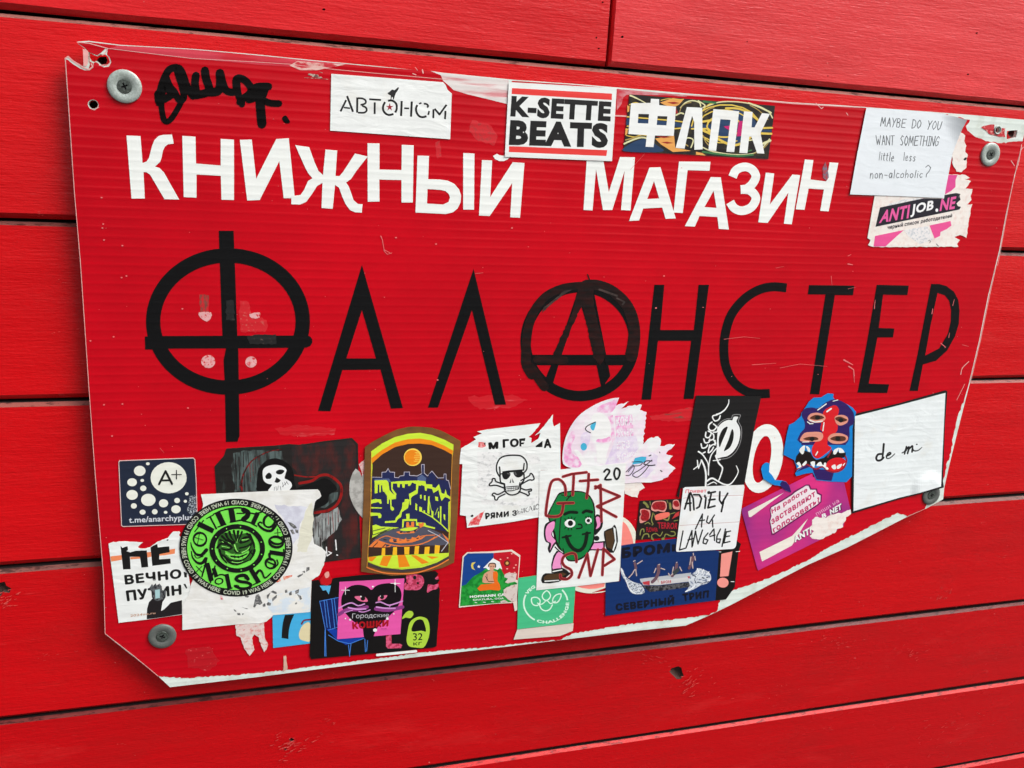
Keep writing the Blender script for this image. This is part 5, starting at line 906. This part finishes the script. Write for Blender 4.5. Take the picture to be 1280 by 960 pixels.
# mountain and seated monk
z = Z(560, 680, 10.667)
s = Sticker('sticker', 'small scraped sticker with a seated orange robed monk before a green mountain', 'sticker', [poly(z('195,165 255,110 560,100 850,75 965,150 920,700 925,880 890,895 870,785 600,800 145,848'))], paper((236, 220, 206), wr=.3), 1)
s.add('picture', ink((20, 66, 140), wr=.4), poly(z('210,175 265,125 615,120 560,520 180,560'))); s.add('picture', ink((196, 20, 38), wr=.3), poly(z('610,120 840,100 950,175 930,480 600,400')))
s.add('picture', ink((20, 128, 44), wr=.6, c2=(40, 160, 60), sc=200), poly(z('180,560 240,540 330,440 450,370 540,300 700,320 760,430 920,520 900,700 880,770 160,830')))
s.add('mountain_snow', paper(), poly(z('470,320 530,260 600,190 690,240 725,340 690,320 660,345 600,320 540,350 510,320')))
s.add('moon_and_star', ink((222, 200, 90)), poly(z('370,240 320,250 305,290 320,330 365,350 340,320 335,280')), ); s.add('moon_and_star', paper(), poly([(z.x + (410 + (26 if i % 2 == 0 else 10) * math.sin(i * .6283)) / z.k, z.y + (302 - (26 if i % 2 == 0 else 10) * math.cos(i * .6283)) / z.k) for i in range(10)]))
s.add('sun', ink((110, 40, 30)), zell(z, 788, 255, 42, 42)); s.add('sun', ink((220, 170, 90)), zell(z, 788, 255, 20, 20))
s.add('monk', ink((214, 160, 130)), poly(spl(z('545,270 580,250 625,260 630,310 600,350 640,370 650,480 640,520 540,520 460,510 480,400 550,360 560,345'), 2, True))); s.add('monk', ink((60, 40, 36)), stroke(z('540,300 550,265 590,255 630,265 635,310'), 1.2, 3), stroke(z('565,300 585,300'), .6), stroke(z('600,298 615,298'), .6), stroke(z('500,430 540,500 620,500'), .8), stroke(z('520,400 520,480'), .7))
s.add('robe', ink((236, 110, 30)), poly(z('600,370 650,365 665,400 660,490 690,540 700,600 680,620 560,610 420,625 390,590 440,540 540,535 620,520 600,450')))
s.add('lettering', paper(), text('HOFMANN CA', z('290,690 760,655 760,695 292,718'), .05), text('CHATURA, GOA', z('330,735 745,712 745,738 332,762'), .02), *[stroke(z(t), .8) for t in ('360,780 385,782', '470,775 500,778', '580,768 610,770')])
s.add('scraped_patch', M((218, 202, 194), rough=.7, rib=.5, c2=(190, 150, 140), sc=300, lo=.55, hi=.66), poly(jag(z('760,400 800,385 920,395 900,500 800,525 760,510 800,460 750,440'), .4, 2.5, 3, True)), poly(jag(z('740,610 840,550 920,540 915,760 860,780 800,740 740,680'), .5, 2.5, 4, True)), poly(jag(z('700,760 760,745 800,775 700,785'), .3, 3, 4, True)))
s.add('flecks', paper((240, 170, 160)), *[zell(z, x, y_, 14, 9, 7) for x, y_ in ((790, 330), (880, 318), (820, 382), (890, 380), (700, 205), (905, 280), (850, 130), (795, 185))])
# green leaf challenge
z = Z(635, 710, 12.8)
s = Sticker('sticker', 'mint green square sticker with a white three leaf emblem and the words VEG CHALLENGE', 'sticker', [poly(z('165,160 460,118 1080,285 1040,880 150,980'))], ink((72, 190, 134), wr=.12, rough=.38), 2)
s.add('backing_edge', M((222, 208, 196), rough=.6, rib=.5, wr=.4), poly(PX('646.5,787 717,779 716,788.5 700,795 642,799.5')))
WI = ink((214, 246, 224)); cx2, cy2 = 635 + 605 / 12.8, 710 + 560 / 12.8
s.add('circle_line', WI, stroke(ellp(cx2, cy2, 27.6, 24.3, 0, 18, 155, 240), 2, cap=False), stroke(ellp(cx2, cy2, 27.4, 24.6, 0, 10, 8, 42), 2, cap=False))
s.add('leaf_emblem', WI, stroke(z('380,480 460,470 510,510 510,560 470,600 410,590 380,550'), 1.5, 2, True), stroke(z('620,360 680,430 660,490 610,520 560,490 550,430'), 1.5, 2, True), stroke(z('850,415 770,430 720,490 720,545 780,555 830,500'), 1.5, 2, True), stroke(z('500,570 530,650 600,685 670,660 710,590'), 1.5, 3), stroke(z('470,560 540,580 620,520 680,570 760,530'), 1.3, 3))
s.add('lettering', WI, arctext('CHALLENGE', cx2, cy2, 25, 29.3, 246, 362, .05, .88)); s.add('lettering', WI, arctext('VEG', cx2, cy2, 29.5, 25.2, 152, 120, .05, .88))
# ------------------------------------------------------------------ stickers, lower right
# black flyer with the letter in a vine
z, y = Z(845, 485, 10.667), Z(845, 550, 10.667)
s = Sticker('sticker', 'tall black flyer with a white old style letter Ф wrapped in a climbing vine', 'sticker', [poly(z('270,100 1140,105 1040,560') + y('910,600 900,640 60,640 40,780 10,740 60,560'))], ink((26, 25, 25), rough=.4, wr=.1), 2)
W_ = ink((240, 242, 240))
s.add('letter_emblem', ink((150, 150, 150)), stroke(z('540,520 600,450 680,410 740,405 760,360 860,360 830,440 870,520 875,620 850,750 790,860 700,930 600,950 570,945'), .7, 3))
s.add('letter_emblem', W_, poly(spl(z('560,545 620,460 700,425 750,430 770,385 830,388 805,445 845,520 855,620 830,740 770,840 690,905 600,925 560,935 530,900 540,850'), 3, True), spl(z('690,525 640,535 600,590 570,680 580,790 620,700'), 3, True), spl(z('745,550 770,600 760,700 720,790 660,835 640,830 700,690'), 3, True)))
s.add('vine', W_, stroke(z('705,155 700,210 660,280 600,330 540,355'), 1.0, 4, w2=2.2), stroke(z('545,360 495,370 490,400 520,440 570,420 590,370'), 1.6, 3), *[stroke(z(t), 1.7, 3) for t in ('480,455 440,490 440,550 490,570 540,520 500,480', '560,520 550,580 500,590', '400,590 395,650 440,660 470,600 430,575', '470,600 500,620 500,680 440,700', '370,680 390,730 440,720 450,680', '500,690 530,740 480,760 440,800', '335,745 350,800 400,790 420,760', '450,760 430,860 470,840 500,790', '520,760 520,700')],
  stroke(y('300,155 350,190 400,260 430,330 435,470'), 2, 3, w2=1), stroke(y('235,390 290,350 285,270 300,380 340,270'), 1.2, 0), stroke(y('340,270 380,360 400,470 395,620'), 2.2, 3), stroke(y('540,110 470,200 440,320 430,460'), 1.4, 3), stroke(y('390,160 360,175'), 1.5), stroke(y('530,210 570,310 620,370 600,460 570,540'), 2.2, 3, w2=1.4), stroke(y('495,275 560,270 590,260'), 1.2, 2), stroke(y('410,550 480,510 560,550 640,590 720,590 790,510 830,420 805,345'), 2.2, 4, w2=1), stroke(y('420,600 500,560 540,585'), 1.2, 2))
# flower terror
z = Z(785, 615, 16)
s = Sticker('sticker', 'small dark sticker with red roses, green thorny vines and the words FLOWER TERROR', 'sticker', [poly(z('235,175 1020,135 1060,140 1000,900 150,960'))], ink((34, 26, 26)), 1)
s.add('thorny_vine', ink((132, 134, 72)), *[stroke(z(t), w_, 3) for t, w_ in (('320,210 360,240 400,300', 3), ('840,230 850,330', 2.8), ('500,420 470,560 500,640 480,660', 1.3), ('340,640 400,610 440,640', 1.2), ('240,860 260,760 310,740 320,800', 1.3), ('280,940 320,850 400,840 420,900', 1.5), ('470,940 480,860 560,830 640,880 690,800', 1.2), ('730,900 760,840 860,880 940,860 930,800 860,790', 1.3), ('560,560 520,440', 1), ('720,540 800,560 830,450', 1.8), ('940,410 850,440', 1), ('920,580 1010,560', 1), ('480,920 500,950', 2), ('690,940 710,930', 3), ('780,170 800,220', 1), ('440,190 450,260', 1))])
s.add('rose', ink((226, 150, 140)), *[poly(spl(z(t), 3, True)) for t in ('250,350 320,335 380,350 440,370 445,480 400,560 270,620 235,600 230,500 260,450 240,400', '480,240 530,190 640,175 750,190 775,300 740,390 680,395 600,380 540,390 465,350', '910,165 1000,160 1040,260 1040,350 960,345 900,320 895,230')])
s.add('rose', ink((172, 34, 40), c2=(140, 20, 30), sc=600), *[poly(spl(z(t), 3, True)) for t in ('265,370 330,350 400,380 430,440 420,520 390,570 290,575 250,520 270,450', '500,240 560,200 680,190 740,220 755,310 700,370 600,350 520,350 480,290', '920,185 990,180 1025,270 960,300 905,240')])
s.add('tulip', ink((240, 116, 100)), poly(spl(z('540,480 600,440 720,410 820,410 830,460 780,510 660,550 560,560'), 3, True))); s.add('tulip', ink((200, 60, 60)), poly(z('960,420 1040,380 1020,470 880,540 930,460')))
s.add('lettering', ink((176, 32, 48)), text('TERROR', z('590,600 1010,620 985,745 600,730'), .03), text('FLOWER', z('365,700 590,715 600,790 370,805'), .02))
# boat sticker
z = Z(745, 665, 6.4)
s = Sticker('sticker', 'dark blue sticker with figures on a dragon boat above the words СЕВЕРНЫЙ ТРИП', 'sticker', [poly(z('200,108 350,85 640,52 700,100 985,150 955,548 640,588 75,672 78,400 195,395'))], ink((16, 48, 104), rough=.42, wr=.1), 2)
s.add('lettering', ink((16, 18, 34)), text('БРОМ', z('203,125 595,85 592,165 205,215'), .07), poly(z('605,100 635,98 632,155 608,158')), text('СЕВЕРНЫЙ', z('152,560 628,500 625,580 160,635'), .07), text('ТРИП', z('688,495 905,465 900,525 695,555'), .07))
s.add('boat', ink((186, 190, 196)), poly(z('350,375 760,325 760,360 360,405'))); s.add('boat', ink((96, 96, 100), c2=(30, 30, 36), sc=500), poly(z('365,430 500,430 755,400 750,440 640,455 430,480')))
s.add('boat', ink((206, 206, 206)), poly(z('370,400 745,360 755,395 500,425 375,425'))); s.add('boat', ink((190, 60, 70)), poly(z('372,400 430,390 430,425 380,420')), poly(z('730,355 765,355 750,385')), text('БРОМ', z('520,392 600,384 600,408 522,415'), .04))
W2 = M((214, 220, 226), rough=.5, rib=.5, c2=(110, 124, 150), sc=420, lo=.5, hi=.62)
s.add('dragon', W2, poly(spl(z('195,290 215,300 240,360 300,400 360,420 390,480 350,498 290,490 260,450 240,400 205,340'), 3, True)), poly(jag(spl(z('760,345 800,310 815,290 860,300 910,330 920,380 890,410 830,430 780,460 715,480 750,430 740,390'), 3, True), .5, 2, 3, True)))
s.add('dragon', ink((240, 242, 244)), stroke(z('810,292 822,330 800,350'), 1.0, 3), stroke(z('860,300 850,330'), 1), stroke(z('905,318 880,340'), 1), stroke(z('915,380 880,405 830,415'), 1.1, 3), stroke(z('715,478 760,455 790,430'), 1.2, 3), stroke(z('200,290 225,345 245,400 270,460 320,495'), 1.0, 3))
s.add('dragon', ink((22, 32, 60)), stroke(z('850,365 865,370'), 1.4), stroke(z('885,365 895,362'), 1.2), stroke(z('810,400 850,410 905,395'), .9, 3), stroke(z('770,340 800,360'), 1), stroke(z('790,385 800,410'), 1), *[stroke(z(f'{x},{y_} {x + 14},{y_ + 6} {x + 22},{y_ - 6}'), .5) for x, y_ in ((262, 410), (290, 430), (320, 440), (280, 455), (310, 465), (345, 460), (350, 435), (240, 375), (300, 415), (335, 480), (265, 435), (225, 350), (370, 470))])
skin = ink((196, 176, 170)); dark = ink((110, 80, 92))
def rower(t, b, w_=2.6): s.add('rower', dark, stroke(z(t), w_, 2)); s.add('rower', skin, *[(stroke(z(v), 1.3, 2)) for v in b.split('|')])
rower('310,250 320,290', '300,235 312,228|330,255 370,230|310,300 290,335 262,365|318,300 325,350', 3.2)
rower('500,270 500,320 480,370 450,400', '500,262 510,258|480,290 465,325|520,290 550,300|495,370 500,400', 4); rower('645,260 640,300 610,350', '643,245 648,242|620,280 610,330|670,280 685,310|580,330 590,350|600,345 660,300', 4); rower('775,200 768,240 745,290', '778,170 780,185|760,200 750,260|790,195 795,225|770,240 775,290', 3.4)
s.add('drum', ink((56, 66, 70)), poly(z('610,320 655,285 670,310 625,350')))
# pink exclamation mark on black
s = Sticker('sticker', 'black sticker with a pink exclamation mark beside the blue boat sticker', 'sticker', [poly(z('985,150 1110,125 1120,65 1160,95 1140,160 1110,440 1040,540 955,548'))], ink((20, 18, 18), rough=.36), 1)
s.add('exclamation_mark', ink((242, 150, 140)), poly(z('1003,175 1092,155 1060,352 992,358')), zell(z, 1015, 405, 46, 40)); s.add('crease', paper(), stroke(z('1120,157 1150,155'), .8), stroke(z('1080,397 1105,397'), .8), stroke(z('980,158 1000,160'), .7))
# adieu au langage
z, y = Z(785, 600, 8), Z(845, 550, 10.667)
s = Sticker('sticker', 'white name tag sticker with thin lines and brushy handwriting ADIEU AU LANGAGE', 'sticker', [poly(spl(z('552,85 570,72'), 2) + z('1160,48 1165,70') + spl(z('1080,660 1065,682 1040,690'), 3) + spl(z('510,718 485,715 480,690'), 3))], paper((240, 242, 242), wr=.2, rib=.3), 4)
s.add('ruled_line', ink((196, 150, 150)), stroke(z('552,182 690,165 1148,152'), .5), stroke(z('515,455 1118,418'), .5)); s.add('red_print', ink((232, 120, 132)), text('Привет', y('130,660 410,650 405,712 120,722'), .03))
B = ink((26, 26, 26))
s.add('handwriting', B, *[stroke(y(t), 2.3, 0) for t in ('115,920 180,710 190,940', '130,850 200,840', '195,705 230,780 240,930', '235,730 310,730 340,780 310,890 275,910', '385,740 385,760', '400,770 385,910', '440,690 470,720 435,870 425,905', '430,710 525,690', '440,800 520,790', '425,905 520,880', '585,690 580,800 610,850 690,710', '640,790 605,955')])
s.add('handwriting', B, *[stroke(z(t), 1.7, 0) for t in ('745,340 675,490', '745,340 735,470', '710,410 765,400', '800,360 785,420 810,435 865,350', '845,400 848,470', '550,510 515,700', '515,700 580,680 640,505', '640,505 640,670', '600,600 650,585', '645,660 675,510 700,640 745,500', '800,530 760,580 750,630 780,640 800,600 770,590', '815,550 850,500 860,490 865,605', '820,565 870,550', '925,490 890,560 885,620 915,630 925,590 895,590', '975,490 940,665', '985,520 1025,510', '960,570 1015,560', '955,630 1020,615', '985,515 960,630')]); s.add('handwriting', B, zell(z, 800, 122, 9, 8, 8))
# blue many eyed face and its tail
z, y = Z(955, 485, 10.667), Z(955, 530, 10.667)
s = Sticker('sticker', 'cut out sticker of a blue and red face with four eyes and crooked teeth', 'sticker',
  [poly(z('265,850 300,640 335,490 400,460 490,380 500,330 550,260 600,180 660,130 760,125 850,70 930,80 920,120 940,150 1080,200 1180,260 1230,320') + y('1180,60 1180,690 1100,775 900,770 700,750 650,650 560,660 430,695 415,660 440,620 430,560 400,480 340,450 260,410'))], ink((12, 128, 206), wr=.12), 2)
PU, RE = ink((48, 26, 96)), ink((220, 26, 36)); FL = ink((226, 150, 130))
s.add('purple_shape', PU, poly(spl(z('500,360 540,280 640,260 720,270 830,190 950,150 1080,200 1150,270 1200,350 1190,480 1140,520 1140,640 1100,740 980,740 480,730 490,600 540,540 540,450'), 3, True)), poly(y('430,640 640,560 660,640 700,740 900,760 940,620 700,600 560,540')), poly(z('480,600 1100,600 1090,760 500,760')))
s.add('red_shape', RE, poly(spl(z('790,320 860,260 950,230 1000,290 980,400 980,560 900,640 850,700 850,760 900,800 830,870 720,940 650,900 640,800 700,700 780,600 750,550 770,450'), 3, True)))
s.add('mouth', ink((24, 14, 14)), poly(y('415,500 430,430 500,340 620,380 660,450 700,480 800,450 900,360 1090,380 1090,440 850,500 830,560 640,540 520,560 430,540')))
s.add('lip', RE, poly(spl(y('850,500 950,450 1060,460 1090,520 1040,620 900,640 830,590'), 3, True))); s.add('lip', ink((150, 26, 40)), stroke(y('430,610 560,540 640,580 700,600 780,570 850,620 950,640 1050,600 1100,500 1085,430'), 2, 3), stroke(y('850,440 900,350'), 2))
s.add('teeth', paper(), *[poly(spl(y(t), 2, True)) for t in ('470,350 510,300 550,290 530,390 500,400', '560,295 600,310 620,360 590,370', '930,350 970,325 1000,320 960,400 925,400', '1000,320 1040,330 1075,380 1030,385 1000,380', '430,530 470,505 500,570 440,590 470,560', '510,540 560,490 570,520 530,560', '620,510 680,500 670,580 640,560', '720,520 760,505 790,570 800,520 830,520 820,590 780,560 700,560', '830,570 860,590 850,610 820,600', '900,560 950,540 960,600 920,600', '970,560 1040,530 1020,580 980,600', '1050,545 1085,515 1060,560')])
def eye(zz, pts, ir, cx_, cy_): s.add('eye', FL, poly(spl(zz(pts), 3, True))); s.add('eye', ink((92, 50, 34)), poly(spl(zz(ir), 3, True))); s.add('eye', K, zell(zz, cx_, cy_, 34, 30, 12))
eye(z, '580,410 620,345 720,330 800,360 820,410 760,460 640,460', '610,400 680,360 770,370 800,400 720,425 650,420', 715, 395); eye(z, '940,400 980,365 1060,360 1120,400 1110,460 1030,500 970,480', '945,410 1000,380 1070,400 1110,430 1020,455', 1025, 430)
eye(z, '480,680 540,600 640,585 760,590 790,650 740,710 600,715 500,710', '520,680 600,650 700,655 720,690 600,700', 640, 680); eye(z, '850,690 890,620 1000,600 1110,640 1110,700 1040,740 920,740', '880,680 960,640 1080,650 1080,700 980,710', 985, 675)
s.add('highlight', paper(), *[stroke(z(t), w_) for t, w_ in (('715,295 830,212', 1.3), ('840,315 895,275', 2), ('580,450 610,475 655,475', 1.2), ('800,460 785,570', 1.4), ('920,175 985,160', 1), ('690,895 715,850', 1.4), ('515,720 600,718', 1), ('610,430 680,455 780,440', 1.4))])
y = Z(915, 590, 8)
s = Sticker('sticker', 'blue and purple cut out tail lying over the white letter О', 'sticker', [poly(spl(Z(845, 550, 10.667)('1135,390 1150,340 1200,300 1250,315'), 2) + y('370,0 400,30 430,80 500,85 545,100 575,140 595,205 540,185 490,140 420,130 330,85') + Z(845, 550, 10.667)('1250,560 1165,520'))], ink((14, 136, 214)), 3)
s.add('purple_shape', PU, poly(y('480,120 500,88 545,102 575,140 595,205 540,183 490,148')))
# pink voting sticker
s = Sticker('sticker', 'tilted magenta sticker with outlined words На работе заставляют голосовать', 'sticker', [poly(y('98,395 105,362 250,290 805,15 810,50 1120,100 1190,400 1135,460 1115,540 900,670 262,985 250,960'))], ink((222, 50, 130), c2=(150, 46, 130), sc=12, lo=.35, hi=.65, detail=2, wr=.3), 1)
s.add('white_arrow', paper((240, 232, 220)), poly(y('160,395 520,205 190,450 170,450'))); s.add('white_arrow', paper((240, 232, 220), wr=.6), poly(y('275,800 600,640 760,465 600,735 300,895')))
DKV = ink((112, 26, 84))
out_t = y('375,370 385,345 480,290 590,220 620,190 740,125 775,125 795,165 850,165 860,205 900,225 895,300 860,335 760,400 420,630 395,630 385,570 370,490 385,440')
s.add('text_outline', DKV, poly([p for p in out_t])); s.add('text_outline', paper((240, 228, 232)), poly(y('385,378 393,355 490,300 600,232 630,205 740,138 765,138 782,178 838,178 848,218 885,235 882,295 850,325 750,390 420,612 405,612 396,560 382,490 396,440')))
PT = ink((196, 60, 110)); s.add('lettering', PT, text('На работе', y('392,372 748,150 758,205 400,432'), .04), text('заставляют', y('388,478 830,190 838,240 398,530'), .04), text('голосовать?', y('400,560 870,245 880,300 418,612'), .04))
s.add('lettering', ink((238, 160, 200)), text('пиши на', y('835,412 1060,275 1075,300 850,440'), .01)); s.add('lettering', ink((96, 26, 70)), text('ANTI', y('608,650 790,545 800,620 625,712'), .09), text('NET', y('985,375 1100,308 1110,375 995,435'), .09)); s.add('lettering', paper(), text('ANTI', y('612,648 788,543 795,612 628,705'), .045), text('B', y('895,425 940,405 945,450 905,470'), .04), text('NET', y('975,378 1092,312 1098,372 985,430'), .045))
s.add('torn_patch', TORN, poly(jag(y('800,480 830,450 900,455 940,460 1000,425 1110,405 1185,372 1190,420 1140,450 1140,480 1115,510 1110,550 1050,570 1040,600 960,640 880,675 800,665 775,640 820,590 780,570 800,530'), .7, 2.2, 5, True)))
# square white sticker with a black edge
z, y = Z(1050, 480, 8), Z(1050, 560, 8)
def tent(P):
    v = np.clip(1.95 - np.hypot(P[:, 0] - 1163.5, (P[:, 1] - 617) * .9) / 14, 0, 1)
    return .0022 * v * v * (3 - 2 * v)
s = Sticker('sticker', 'large plain white square sticker with black edge and the small brush words de mi', 'sticker', [poly(z('130,325 165,295 600,190 1055,62 1075,75 1050,400') + y('1030,330 1040,395 780,465 600,510 120,655 118,400'))], ink((24, 22, 24)), 2, lift=tent)
s.n = 7; s.add('white_face', paper((236, 242, 242), wr=.75), poly(z('150,322 600,210 1055,88 1040,400') + y('1010,385 800,448 600,495 135,632 140,300')))
s.add('lettering', K, stroke(z('438,600 430,690 425,735'), 2.7, 2, w2=2.2), stroke(z('420,700 380,705 362,740 375,765 410,760 435,735'), 2.6, 3), stroke(z('465,720 505,700 500,685 475,700 465,740 500,740 548,698'), 2.4, 3, w2=1.1), stroke(z('620,690 665,665'), 1.4, 0), stroke(z('665,625 645,700'), 2), stroke(z('650,670 685,630 690,640 675,695'), 2.2, 2), stroke(z('690,650 725,620 720,680'), 2.2, 2), stroke(z('720,620 735,665 780,665 820,632'), 2.3, 3, w2=0.9), zell(z, 768, 604, 10, 7, 8))
